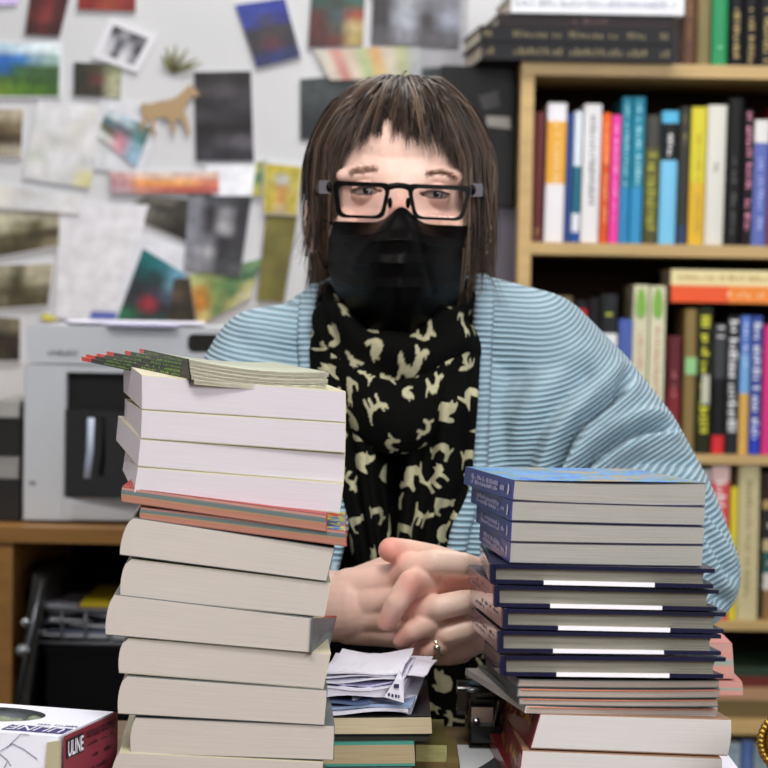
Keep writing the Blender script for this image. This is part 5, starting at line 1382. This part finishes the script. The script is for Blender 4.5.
for s_, (x, y) in ((-1, (331, 187)), (1, (471, 190))):
    mb = MB(); p = P(x, y, GY + .006); e = Vector((hx + s_ * .078, hy + .088, hz + .004))
    q = P(x + s_ * 9, y + .5, GY + .014)
    mb.tube([p, q, Vector((q.x + s_ * .004, q.y + .03, q.z)), e, e + Vector((0, .03, -.02))], [.0052, .0056, .0040, .0030, .0020], 10, squash=(Vector((1, 0, 0)), .45))
    mb.build('temple', gl, ge, smooth=True)
    mb = MB(); mb.rbox(min(q.x, q.x - s_ * .006) - .0025, max(q.x, q.x - s_ * .006) + .0020, q.y - .0085, q.y - .003, q.z - .0058, q.z + .0058, .001, 0, 'y'); mb.build('hinge_plate', silver, ge)
# nose pads
mb = MB()
for s_ in (-1, 1): mb.ball(P(399 + s_ * 9, 203, GY + .008), (.0022, .004, .005), 0, 10, 8)
mb.build('nose_pad', gl, ge, smooth=True)

# mask ---------------------------------------------------------
mb = MB()
leftE = [(0, 334, 221), (.25, 329, 238), (.5, 326, 256), (.75, 331, 283), (1, 350, 322)]
rightE = [(0, 469, 226), (.25, 468.5, 242), (.5, 467, 260), (.75, 465, 284), (1, 446, 322)]
def itp(tab, v_):
    for a, b_ in zip(tab, tab[1:]):
        if v_ <= b_[0]: t = (v_ - a[0]) / (b_[0] - a[0]); return a[1] * (1 - t) + b_[1] * t, a[2] * (1 - t) + b_[2] * t
    return tab[-1][1:]
def mask_pt(u, v_):
    (xa, ya), (xb, yb) = itp(leftE, v_), itp(rightE, v_)
    c = 2 * u - 1
    ymid = [(0, 207), (.12, 216), (.3, 240), (.5, 264), (.75, 298), (1, 336)]
    ym = np.interp(v_, [a for a, _ in ymid], [b2 for _, b2 in ymid])
    bell = math.exp(-(c / (.22 + .5 * v_)) ** 2) if v_ < .5 else 1 - abs(c) ** 2.2
    bell = max(bell, 0)
    x = xa + (xb - xa) * u; y = (ya + (yb - ya) * u) * (1 - bell) + ym * bell
    front = np.interp(v_, [0, .15, .3, .5, .75, 1], [1.926, 1.914, 1.903, 1.905, 1.918, 1.955])
    side = np.interp(v_, [0, .5, 1], [1.972, 1.985, 1.990])
    prof = (1 - abs(c) ** 1.9) if v_ > .2 else (1 - abs(c) ** 1.9) * (.55 + v_ * 2.25) + (.45 - v_ * 2.25) * math.exp(-(c / .28) ** 2)
    Y = side + (front - side) * max(0, min(1, prof))
    # pleats: three folds that flatten toward the sides, plus creases
    pl = 0
    for k, vc in enumerate((.30, .50, .68)):
        t = (v_ - vc - .03 * abs(c)) / .085
        if -1 < t < 1: pl += .0040 * (1 - abs(t)) * (1 if t < 0 else .45) * (.5 + .5 * (1 - c * c))
    Y -= pl
    Y += .0014 * math.sin(9 * c + 7 * v_ + 2 * math.sin(4 * c)) * (1 - v_ * .3)
    Y += .0020 * math.exp(-((c - .35 - .5 * (v_ - .4)) / .06) ** 2) * (v_ < .75) - .0016 * math.exp(-((c + .42 + .8 * (v_ - .3)) / .07) ** 2) * (v_ < .6)
    return P(x, y, Y)
mb.grid(lambda u, v_: mask_pt(u, v_), 90, 90)
maskm = mat('black_mask_fabric', (4, 3, 3), .42, .09, bump=.15, bscale=900)
mo = mb.build('face_mask', maskm, pe, smooth=True)
sd = mo.modifiers.new('thick', 'SOLIDIFY'); sd.thickness = .0012; sd.offset = 1
mb = MB()
for pts, s_ in ((((334, 224), (468, 999)), -1), (((469, 229), (0, 0)), 1)):
    x, y = pts[0]; e = Vector((hx + s_ * .080, hy + .10, hz - .010))
    lo = P(326 if s_ < 0 else 467, 268, 1.985)
    mb.tube([P(x, y, 1.972), (P(x, y, 1.972) + e) / 2 + Vector((s_ * .006, 0, 0)), e + Vector((s_ * .004, 0, .004))], .0014, 6)
    mb.tube([e + Vector((s_ * .004, 0, .004)), (lo + e) / 2 + Vector((s_ * .004, 0, -.006)), lo], .0014, 6)
mb.build('ear_loops', maskm, mo, smooth=True)

# hair ---------------------------------------------------------
crown = Vector((hx - .004, hy + .105, hz + .108))
HCc = Vector((hx + .001, hy + .098, hz + .0075)); HR = (.0735, .100, .090)
def scalp(phi, th, off):
    """phi=0 faces the room front (-y), measured toward +x; th from the crown"""
    d = Vector((math.sin(th) * math.sin(phi), -math.sin(th) * math.cos(phi), math.cos(th)))
    return HCc + Vector((d.x * (HR[0] + off), d.y * (HR[1] + off), d.z * (HR[2] + off)))
def wrap(a): return (a + math.pi) % (2 * math.pi) - math.pi
mb = MB(); mb.col = []
hr = random.Random(11)
def fringe_z(x):
    """lower edge of the hair across the forehead (photo rows)"""
    return np.interp(x, [330, 336, 346, 360, 374, 389, 402, 411, 430, 455, 467, 474], [228, 172, 150, 142, 133, 126, 130, 136, 144, 158, 176, 240])
def strand(path, r0, c):
    n = len(path); n0 = len(mb.v)
    rad = [r0 * (1.0 if k < n * .55 else max(.12, 1 - (k / (n - 1) - .55) / .45)) for k in range(n)]
    mb.tube(path, rad, 4, squash=None, caps=False)
    for k in range(len(mb.v) - n0):
        s_ = (k // 4) / n; mb.col.append((*[q * (1 + .25 * s_) for q in c], 1))
tones = [lin(t) for t in ((40, 29, 22), (52, 38, 29), (64, 48, 37), (34, 25, 20), (80, 62, 49), (56, 42, 33), (104, 86, 70))]
HR = (.0735, .100, .093)
def clump(phi, th0, off0, n, front):
    c = hr.choice(tones); sweep = .34 * math.sin(phi * 1.2) + hr.gauss(0, .12)
    lift = hr.uniform(0, .006); wave = hr.uniform(0, 6); bend = hr.gauss(0, .0012)
    ej = hr.gauss(0, 4.0) - (9 if hr.random() < .22 else 0)
    a = abs(wrap(phi))
    if a < 1.72: zend = hz - hr.choice((.018, .03, .045, .06))
    elif a < 2.4: zend = hz - hr.choice((.07, .088, .098, .104)) + hr.gauss(0, .006)
    else: zend = hz - .095 + hr.gauss(0, .012)
    # guide
    th = th0; ph = phi; g = []; hang = not front
    while th < (1.75 if front else 1.35):
        p = scalp(ph, th, off0 * min(1, (th - th0) * 3 + .3) + .004)
        g.append(p); d = p - CAM; qx = 384 + FPX * d.dot(_R) / d.dot(_F); qy = 384 - FPX * d.dot(_U) / d.dot(_F)
        if front:
            if qx <= 338 or qx >= 467:
                if th > 1.2: hang = True; break
            elif p.y < hy + .085 and qy > fringe_z(qx) + ej: break
        th += .08; ph += sweep * .08
    if not g: g = [scalp(ph, th, off0)]
    if hang:
        if front: zend = hz - hr.choice((.0, .012, .03, .05, .085))
        p = g[-1].copy(); z0_ = p.z; out = Vector((math.sin(ph), -math.cos(ph), 0)); side = 1 if out.x > 0 else -1
        flick = hr.gauss(.0003, .0008)
        while p.z > zend:
            t = (z0_ - p.z) / max(.02, z0_ - zend)
            p = p + out * (.0008 * (1 - t) - .0016 * t + flick * t * t * 2) + Vector((bend * t, 0, -.0095)) + Vector((.0005 * math.sin(wave + 40 * p.z), 0, 0))
            g.append(p.copy())
    if len(g) < 4: return
    N = len(g)
    for _ in range(n):
        jx = Vector((hr.gauss(0, 1), hr.gauss(0, 1), hr.gauss(0, 1))) * .0030
        k_ = hr.uniform(.75, 1.2); cut = N - hr.choice((0, 0, 0, 1, 1, 2, 3)); st = hr.choice((0, 0, 1, 2)); path = []
        frz = Vector((hr.gauss(0, 1), hr.gauss(0, 1), hr.gauss(0, .3))) * .0020
        for k in range(st, max(st + 4, cut)):
            if k >= N: break
            t = k / (N - 1)
            path.append(g[k] + jx * (1 - .72 * t) + frz * (t ** 3))
        if len(path) >= 4: strand(path, hr.uniform(.00055, .0012), tuple(q * k_ for q in c))
for s_i in range(150):
    sgn_ = hr.choice((-1, 1)); clump(sgn_ * hr.uniform(1.75, 2.6), hr.uniform(.5, 1.3), hr.uniform(.004, .010), 11, False)
for s_i in range(520):
    phi = hr.uniform(-math.pi, math.pi); front = abs(phi) < 1.2
    th0 = abs(hr.gauss(0, .35)) + .01
    if hr.random() < .5: th0 = hr.uniform(.3, 1.0 if front else 1.3)
    if front and th0 > .8: th0 = hr.uniform(.05, .7)
    clump(phi, th0, hr.uniform(.002, .013), 11, front)
hairm = attr_mat('hair_strands', .42, .4)
ho = mb.build('hair', hairm, pe, smooth=True)
mb = MB()
# close-fitting undercoat that hides the scalp
def capf(u, v_):
    ph = (u * 2 - 1) * math.pi
    fr_ = max(0, math.cos(ph)) ** .8
    thm = 1.85 - fr_ * 1.02 if abs(ph) < 1.5 else 1.95
    if abs(ph) < 1.5: thm = 1.9 - .98 * (max(0, math.cos(ph)) ** .55)
    return scalp(ph, .01 + v_ * thm, .0035)
mb.grid(capf, 64, 24)
uc = mb.build('hair_undercoat', mat('hair_base', (40, 29, 24), .7, .2), pe, smooth=True)

# clothes ------------------------------------------------------
# black top
mb = MB()
loft(mb, [(1.135, .013, 2.06, .065, .055), (1.12, .012, 2.07, .115, .065), (1.09, .012, 2.075, .145, .08), (1.03, .012, 2.075, .152, .098), (.96, .012, 2.07, .15, .104), (.86, .012, 2.065, .145, .104),
          (.72, .012, 2.065, .165, .125), (.60, .012, 2.08, .175, .135), (.52, .012, 2.09, .15, .12)], 48)
blackcl = mat('black_jersey', (6, 6, 6), .9, .05, bump=.2, bscale=500)
v, nr, f = remeshed(mb, .008, 4); np_object('black_top', v, f, blackcl, pe)
mb = MB()
for s_ in (-1, 1):
    kx = .012 + s_ * .11
    chain(mb, [(.012 + s_ * .08, 2.08, .56), (kx, 1.72, .53)], [.088, .066]); chain(mb, [(kx, 1.72, .53), (kx + s_ * .01, 1.79, .12)], [.066, .052])
v, nr, f = remeshed(mb, .008, 4); np_object('trousers', v, f, mat('black_trousers', (20, 20, 24), .85, .15), pe)

# cardigan
mb = MB()
loft(mb, [(1.175, .014, 2.085, .06, .035), (1.155, .013, 2.085, .095, .052), (1.125, .012, 2.085, .135, .078), (1.08, .012, 2.08, .158, .10), (1.03, .014, 2.075, .172, .116), (.96, .022, 2.07, .178, .124),
          (.88, .028, 2.065, .182, .128), (.78, .02, 2.065, .185, .135), (.66, .012, 2.075, .19, .145), (.60, .012, 2.08, .185, .142)], 56)
def cp(x, y, Y, r): return (P(x, y, Y), r)
def ch(lst): chain(mb, [a for a, _ in lst], [b2 for _, b2 in lst], 28)
ch([cp(474, 336, 2.07, .058), cp(537, 350, 2.05, .0555), cp(580, 398, 2.03, .058), cp(618, 453, 2.00, .061), cp(655, 515, 1.985, .058), cp(683, 572, 1.965, .052)])
ch([cp(683, 575, 1.965, .052), cp(640, 606, 1.93, .050), cp(575, 614, 1.87, .044), cp(516, 612, 1.83, .038)])
ch([cp(560, 430, 2.02, .070), cp(600, 520, 1.99, .072), cp(600, 580, 1.98, .07)])
ch([cp(322, 352, 2.07, .050), cp(264, 361, 2.05, .0505), cp(232, 430, 2.02, .056), cp(208, 520, 2.0, .054), cp(202, 580, 1.975, .050)])
ch([cp(202, 580, 1.975, .050), cp(255, 604, 1.90, .044), cp(306, 606, 1.825, .036)])
v, nr, f = remeshed(mb, .0034, 8, .6)
# front opening between two measured edges
XL = lambda y: np.interp(y, [270, 300, 340, 400, 480, 515, 560, 640, 760], [325, 314, 311, 318, 342, 350, 338, 322, 310])
XR = lambda y: np.interp(y, [265, 300, 400, 480, 530, 560, 600, 640, 760], [477, 477, 472, 469, 452, 447, 468, 500, 520])
pxx, pyy = to_px(v)
fa = np.array(f); fc = v[fa].mean(1); fpx, fpy = to_px(fc)
keep = ~((fc[:, 1] < 2.075) & (fpx > XL(fpy)) & (fpx < XR(fpy)) & (fc[:, 2] < 1.25))
# folds: creases measured on the sleeve
creases = [([(556, 470), (566, 444), (580, 424), (600, 407), (618, 392), (630, 372)], .024, 5),
           ([(580, 472), (598, 452), (618, 438), (642, 428), (668, 425)], .027, 5),
           ([(520, 470), (536, 430), (560, 400), (585, 372)], .009, 8),
           ([(600, 480), (640, 462), (690, 462)], .008, 7),
           ([(700, 500), (716, 520), (738, 545)], .012, 5), ([(700, 524), (715, 545), (730, 575)], .012, 5), ([(700, 548), (708, 570), (720, 600)], .010, 5),
           ([(500, 470), (506, 420), (520, 380)], .003, 8), ([(240, 340), (262, 352), (300, 350)], .002, 8)]
for line, dep, sg in creases:
    d = np.full(len(v), 1e9)
    for a, b_ in zip(line, line[1:]):
        a = np.array(a, float); b_ = np.array(b_, float); ab = b_ - a
        t = np.clip(((pxx - a[0]) * ab[0] + (pyy - a[1]) * ab[1]) / (ab @ ab), 0, 1)
        d = np.minimum(d, np.hypot(pxx - a[0] - t * ab[0], pyy - a[1] - t * ab[1]))
    fr_ = smoothstep(.30, .75, -nr[:, 1])
    w = fr_ * np.exp(-(d / sg) ** 2); sh = fr_ * np.exp(-((d - sg * 2.4) / (sg * 1.5)) ** 2)
    v = v - nr * (dep * w)[:, None] + nr * (dep * .30 * sh)[:, None]
# rib direction: level on the body, across the sleeve on the arms
x0R, x0L = P(520, 330, 2.0).x, P(262, 360, 2.0).x
phR = smoothstep(0, .11, v[:, 0] - x0R) * math.radians(32); phL = smoothstep(0, .07, x0L - v[:, 0]) * math.radians(14)
zr = v[:, 2] - 1.09
s_rib = -zr * np.cos(phR + phL) + np.clip(v[:, 0] - x0R, 0, None) * np.sin(phR) + np.clip(x0L - v[:, 0], 0, None) * np.sin(phL)
s_rib += .012 * np.array([noise.noise(Vector((p[0] * 9, p[1] * 9, p[2] * 9))) for p in v])
knit = bpy.data.materials.new('ribbed_knit'); knit.use_nodes = True
nt = knit.node_tree; b_ = nt.nodes['Principled BSDF']; b_.inputs['Roughness'].default_value = .85; b_.inputs['Specular IOR Level'].default_value = .12
b_.inputs['Sheen Weight'].default_value = .25
at = nt.nodes.new('ShaderNodeAttribute'); at.attribute_name = 'rib'
ml = nt.nodes.new('ShaderNodeMath'); ml.operation = 'MULTIPLY'; ml.inputs[1].default_value = 2 * math.pi / .0050
sn = nt.nodes.new('ShaderNodeMath'); sn.operation = 'SINE'
tc = nt.nodes.new('ShaderNodeTexCoord'); nz = nt.nodes.new('ShaderNodeTexNoise'); nz.inputs['Scale'].default_value = 260
ad = nt.nodes.new('ShaderNodeMath'); ad.operation = 'MULTIPLY_ADD'; ad.inputs[1].default_value = .35
cr = nt.nodes.new('ShaderNodeValToRGB'); cr.color_ramp.elements[0].position = .15; cr.color_ramp.elements[1].position = .75
cr.color_ramp.elements[0].color = (*lin((112, 140, 154)), 1); cr.color_ramp.elements[1].color = (*lin((168, 194, 208)), 1)
mr = nt.nodes.new('ShaderNodeMapRange'); mr.inputs[1].default_value = -1; mr.inputs[2].default_value = 1
bp_ = nt.nodes.new('ShaderNodeBump'); bp_.inputs['Strength'].default_value = .9; bp_.inputs['Distance'].default_value = .0013
nt.links.new(at.outputs['Fac'], ml.inputs[0]); nt.links.new(ml.outputs[0], sn.inputs[0]); nt.links.new(tc.outputs['Object'], nz.inputs['Vector'])
nt.links.new(nz.outputs['Fac'], ad.inputs[0]); nt.links.new(sn.outputs[0], ad.inputs[2]); nt.links.new(ad.outputs[0], bp_.inputs['Height'])
nt.links.new(sn.outputs[0], mr.inputs[0]); nt.links.new(mr.outputs[0], cr.inputs['Fac']); nt.links.new(cr.outputs['Color'], b_.inputs['Base Color']); nt.links.new(bp_.outputs['Normal'], b_.inputs['Normal'])
f2 = [f[k] for k in np.nonzero(keep)[0]]
used = np.zeros(len(v), bool); used[np.array(f2).ravel()] = True
remap = np.cumsum(used) - 1
cv_all, cf_all = v.copy(), list(f)
f2 = [tuple(int(remap[i]) for i in q) for q in f2]
cg = np_object('cardigan', v[used], f2, knit, pe, attrs={'rib': s_rib[used]})
sd = cg.modifiers.new('thick', 'SOLIDIFY'); sd.thickness = .003; sd.offset = -1
# ribbed front bands lie along the opening
from mathutils.bvhtree import BVHTree
bvh = BVHTree.FromPolygons([Vector(p) for p in cv_all], cf_all)
def on_cardigan(x, y, lift=.001):
    d = ray(x, y).normalized(); h = bvh.ray_cast(CAM, d)
    return (h[0] + h[1] * lift) if h[0] is not None else None
for EX, s_, w_ in ((XL, -1, 15), (XR, 1, 18)):
    mb = MB(); rows = []
    ys_ = np.arange(276 if s_ > 0 else 286, 700, 3.0)
    nseg = 8
    attr = []
    last = None
    for y in ys_:
        row = []
        for k in range(nseg + 1):
            x = EX(y) + s_ * (-2 + w_ * k / nseg); p = on_cardigan(x, y)
            if p is None: p = last if last is not None else P(x, y, 2.0)
            if k == 0: p = p + Vector((0, .012, 0))
            prof = math.sin(math.pi * min(1, k / nseg)) ** .5 * .0045
            last = p.copy(); row.append(p - Vector((0, prof, 0)))
        rows.append(row)
    # even out
    arr = np.array([[tuple(p) for p in r] for r in rows])
    for _ in range(6): arr[1:-1] = (arr[:-2] + arr[1:-1] * 2 + arr[2:]) / 4
    nr_, nc_ = arr.shape[:2]
    vv = arr.reshape(-1, 3); ff = [(i * nc_ + j, i * nc_ + j + 1, (i + 1) * nc_ + j + 1, (i + 1) * nc_ + j) for i in range(nr_ - 1) for j in range(nc_ - 1)]
    o = np_object('front_band', vv, ff, knit, cg, attrs={'rib': -vv[:, 2] * .95})
    sd = o.modifiers.new('thick', 'SOLIDIFY'); sd.thickness = .004; sd.offset = 0

# scarf with cat silhouettes -----------------------------------
CATS = [
 # sitting cat, tail to the side
 [(-.20, .95), (-.08, .72), (.08, .72), (.20, .95), (.24, .55), (.16, .38), (.30, .05), (.34, -.45), (.62, -.52), (.80, -.20), (.92, -.26), (.74, -.72), (.30, -.80), (-.32, -.80), (-.30, -.40), (-.22, .05), (-.14, .38), (-.24, .55)],
 # walking cat
 [(-.95, .30), (-.86, .55), (-.74, .40), (-.62, .42), (-.52, .58), (-.46, .28), (-.30, .16), (.30, .20), (.55, .30), (.78, .80), (.90, .78), (.74, .18), (.66, -.10), (.72, -.75), (.52, -.75), (.44, -.20), (.30, -.12), (.26, -.70), (.08, -.70), (.02, -.14), (-.34, -.14), (-.40, -.75), (-.58, -.75), (-.56, -.05), (-.76, .02)],
 # stretching cat with arched back
 [(-.90, -.30), (-.98, .05), (-.80, -.04), (-.66, .08), (-.60, -.12), (-.30, .30), (.05, .58), (.42, .48), (.62, .10), (.95, .42), (1.0, .28), (.70, -.18), (.62, -.75), (.42, -.75), (.36, -.20), (.05, .05), (-.22, -.30), (-.30, -.78), (-.50, -.78), (-.46, -.40), (-.70, -.36)],
 # curled, chunky
 [(-.55, .62), (-.42, .80), (-.30, .62), (-.12, .62), (.0, .80), (.08, .50), (.40, .40), (.66, .05), (.60, -.40), (.25, -.66), (-.40, -.62), (-.78, -.40), (-.60, -.25), (-.20, -.30), (-.28, -.05), (-.50, .15)],
]
def in_poly(px_, py_, poly):
    ins = np.zeros(px_.shape, bool); n = len(poly)
    for k in range(n):
        x1, y1 = poly[k]; x2, y2 = poly[(k + 1) % n]
        c = ((y1 > py_) != (y2 > py_)) & (px_ < (x2 - x1) * (py_ - y1) / (y2 - y1 + 1e-12) + x1)
        ins ^= c
    return ins
def cat_colours(S, T, seed, size=.0135, gap=.026):
    """S,T cloth coordinates in metres -> black cloth with cream cats"""
    r = np.random.default_rng(seed); n = len(S)
    colr = np.tile(np.array(lin((11, 11, 10))), (n, 1)); cream = np.array(lin((172, 168, 138)))
    placed = []
    for _ in range(6000):
        c = (r.uniform(S.min() - .01, S.max() + .01), r.uniform(T.min() - .01, T.max() + .01))
        if all((c[0] - q[0]) ** 2 + (c[1] - q[1]) ** 2 > gap ** 2 for q in placed): placed.append(c)
    for c in placed:
        a = r.uniform(0, 2 * np.pi) if r.random() < .3 else r.normal(0, .5); sz = size * r.uniform(.85, 1.2); fl = r.choice((-1, 1)); poly = CATS[r.integers(len(CATS))]
        near = (np.abs(S - c[0]) < sz * 1.5) & (np.abs(T - c[1]) < sz * 1.5)
        if not near.any(): continue
        ds, dt = (S[near] - c[0]) / sz, (T[near] - c[1]) / sz
        u_ = (ds * np.cos(a) + dt * np.sin(a)) * fl; w_ = -(-ds * np.sin(a) + dt * np.cos(a))
        m_ = in_poly(u_, w_, poly); idx = np.nonzero(near)[0][m_]; colr[idx] = cream * r.uniform(.8, 1.1)
    return colr
scm = attr_mat('printed_scarf', .9, .05, .08, 200)
def cloth(name, fn, nu, nv, seed, parent, W, Hh, gap=.026, size=.0135):
    vv = []; S = []; T = []
    for j in range(nv + 1):
        for i in range(nu + 1):
            vv.append(tuple(fn(i / nu, j / nv))); S.append(i / nu * W); T.append(j / nv * Hh)
    vv = np.array(vv); ff = [(j * (nu + 1) + i, j * (nu + 1) + i + 1, (j + 1) * (nu + 1) + i + 1, (j + 1) * (nu + 1) + i) for j in range(nv) for i in range(nu)]
    o = np_object(name, vv, ff, scm, parent, col=cat_colours(np.array(S), np.array(T), seed, size, gap))
    sd = o.modifiers.new('thick', 'SOLIDIFY'); sd.thickness = .002; sd.offset = -1
    return o
sc = bpy.data.objects.new('scarf', None); COL.objects.link(sc); sc.parent = pe; _loc[sc.name] = _loc[pe.name]
def smooth01(t): t = max(0, min(1, t)); return t * t * (3 - 2 * t)
# loop round the neck
def loopf(u, v_):
    ph = (u * 2 - 1) * math.pi; c = math.cos(ph)
    fr_ = max(0, c)
    a = v_ * 2 * math.pi * .62 - .6
    rx, ry = .049 + .003 * fr_, .056
    drop = -.050 * fr_ ** 1.6
    th = .021 + .013 * fr_
    w = .004 * math.sin(5 * a + 3 * ph) + .003 * math.sin(9 * ph + 2 * a)
    cx, cy, cz = .010 + rx * math.sin(ph), 2.035 - ry * c - .012 * fr_, 1.142 + drop + (-.010 if fr_ == 0 else -.010)
    o = Vector((math.sin(ph), -c, 0))
    return Vector((cx, cy, cz)) + o * ((th + w) * math.cos(a)) + Vector((0, 0, 1)) * ((th * 1.25 + w) * math.sin(a + .3))
cloth('neck_loop', loopf, 420, 90, 21, sc, .46, .12, .026, .0125)
def loop2(u, v_):
    ph = (u * 2 - 1) * 1.9; c = math.cos(ph); fr_ = max(0, c)
    a = (v_ - .5) * 2.6
    cx = .010 + (.055) * math.sin(ph); cy = 2.02 - .060 * c - .022 * fr_; cz = 1.105 - .058 * fr_ ** 1.3
    th = .022 + .004 * math.sin(4 * ph + 3 * v_)
    o = Vector((math.sin(ph), -c, 0))
    return Vector((cx, cy, cz)) + o * (th * math.cos(a)) + Vector((0, 0, 1)) * (.034 * math.sin(a)) 
cloth('neck_loop', loop2, 300, 70, 33, sc, .36, .085, .026, .0125)
# two hanging ends
def tail(xa, xb, ya, yb, ph0, yo, taper=0):
    def fn(u, v_):
        y = ya + (yb - ya) * v_
        x = (xa(y) * (1 - u) + xb(y) * u)
        Y = 1.945 + yo - .006 * math.sin(math.pi * u) + .0055 * math.sin(u * 13 + ph0 + 1.5 * math.sin(3 * v_)) * (.4 + .6 * math.sin(math.pi * min(1, v_ * 3 + .1) / 1.0 * .5)) + .002 * math.sin(u * 29 + 4 * v_)
        Y += .018 * (1 - math.sin(math.pi * u) ** .35)
        # flow over the chest and then in toward the lap
        Y += .012 * smooth01((v_ - .75) / .25) + .030 * (1 - smooth01(v_ / .16))
        return P(x, y, Y)
    return fn
xA = lambda y: float(np.interp(y, [330, 400, 480, 540, 640, 700, 745], [310, 314, 336, 350, 372, 384, 392]))
xM = lambda y: float(np.interp(y, [330, 400, 480, 560, 640, 745], [392, 388, 384, 392, 402, 408]))
xM2 = lambda y: float(np.interp(y, [330, 400, 480, 560, 640, 745], [398, 404, 402, 398, 404, 410]))
xB = lambda y: float(np.interp(y, [330, 400, 480, 530, 560, 600, 640, 700, 745], [480, 476, 470, 454, 450, 470, 482, 486, 488]))
cloth('hanging_end', tail(xA, xM, 348, 745, .5, 0), 150, 620, 45, sc, .075, .365, .0255, .0138)
cloth('hanging_end', tail(xM2, xB, 348, 745, 2.2, -.003), 150, 620, 58, sc, .075, .365, .0255, .0138)
# ring
mb = MB(); rc_ = P(438, 646, 1.7475)
ax = (P(426, 651, 1.748) - P(441, 644, 1.748)).normalized(); u1 = ax.cross(Vector((0, 1, 0))).normalized(); u2 = ax.cross(u1)
mb.tube([rc_ + u1 * (.0087 * math.cos(2 * math.pi * k / 24)) + u2 * (.0087 * math.sin(2 * math.pi * k / 24)) for k in range(25)], .0013, 8)
mb.ball(P(437, 647.5, 1.7375), (.0032, .0018, .0020), 0, 12, 8)
mb.build('finger_ring', mat('silver_ring', (225, 226, 210), .12, .6, 1.0), pe, smooth=True)

# ------------------------------------------------------------------ light
def panel_light(name, x, y, w, l, power, label, colr=(1, .97, .93)):
    t = thing(name, (x, y, 2.69), label, 'ceiling light', 'ceiling lights')
    fm = mat('lamp_housing', (230, 230, 228), .5)
    b = MB()
    b.box(x - w / 2 - .02, x + w / 2 + .02, y - l / 2 - .02, y - l / 2, 2.66, 2.70); b.box(x - w / 2 - .02, x + w / 2 + .02, y + l / 2, y + l / 2 + .02, 2.66, 2.70)
    b.box(x - w / 2 - .02, x - w / 2, y - l / 2, y + l / 2, 2.66, 2.70); b.box(x + w / 2, x + w / 2 + .02, y - l / 2, y + l / 2, 2.66, 2.70)
    b.build('frame', fm, t)
    em = bpy.data.materials.get('lamp_diffuser')
    if em is None:
        em = bpy.data.materials.new('lamp_diffuser'); em.use_nodes = True
        bb = em.node_tree.nodes['Principled BSDF']; bb.inputs['Emission Color'].default_value = (1, .98, .95, 1); bb.inputs['Emission Strength'].default_value = 3
    b = MB(); b.box(x - w / 2, x + w / 2, y - l / 2, y + l / 2, 2.675, 2.70); b.build('diffuser', em, t)
    ld = bpy.data.lights.new('lamp', 'AREA'); ld.shape = 'RECTANGLE'; ld.size = w; ld.size_y = l; ld.energy = power; ld.color = colr
    lo = bpy.data.objects.new('lamp', ld); COL.objects.link(lo); lo.location = (x, y, 2.655)
LE = 1.0
panel_light('ceiling_light', -.3, .55, 1.2, .5, 48 * LE, 'ceiling light panel over the table in front of the person')
panel_light('ceiling_light', .2, 2.95, 1.5, .5, 31 * LE, 'ceiling light panel between the person and the bookcase')
# added area light on the camera side brightens the face; no window stands there
def area(name, loc, rot, w, h, e, c=(1, 1, 1)):
    ld = bpy.data.lights.new(name, 'AREA'); ld.shape = 'RECTANGLE'; ld.size = w; ld.size_y = h; ld.energy = e; ld.color = c
    lo = bpy.data.objects.new(name, ld); COL.objects.link(lo); lo.location = loc; lo.rotation_euler = rot; return lo
area('added_front_light', (1.25, -.9, 2.15), (math.radians(70), 0, math.radians(26)), 1.3, 1.0, 70 * LE, (.97, .98, 1))
w = bpy.data.worlds.new('world'); scene.world = w; w.use_nodes = True
w.node_tree.nodes['Background'].inputs[0].default_value = (.85, .92, 1, 1); w.node_tree.nodes['Background'].inputs[1].default_value = .15
scene.view_settings.view_transform = 'Standard'; scene.view_settings.look = 'None'; scene.view_settings.gamma = 1
scene.view_settings.use_curve_mapping = False
scene.view_settings.exposure = -.38
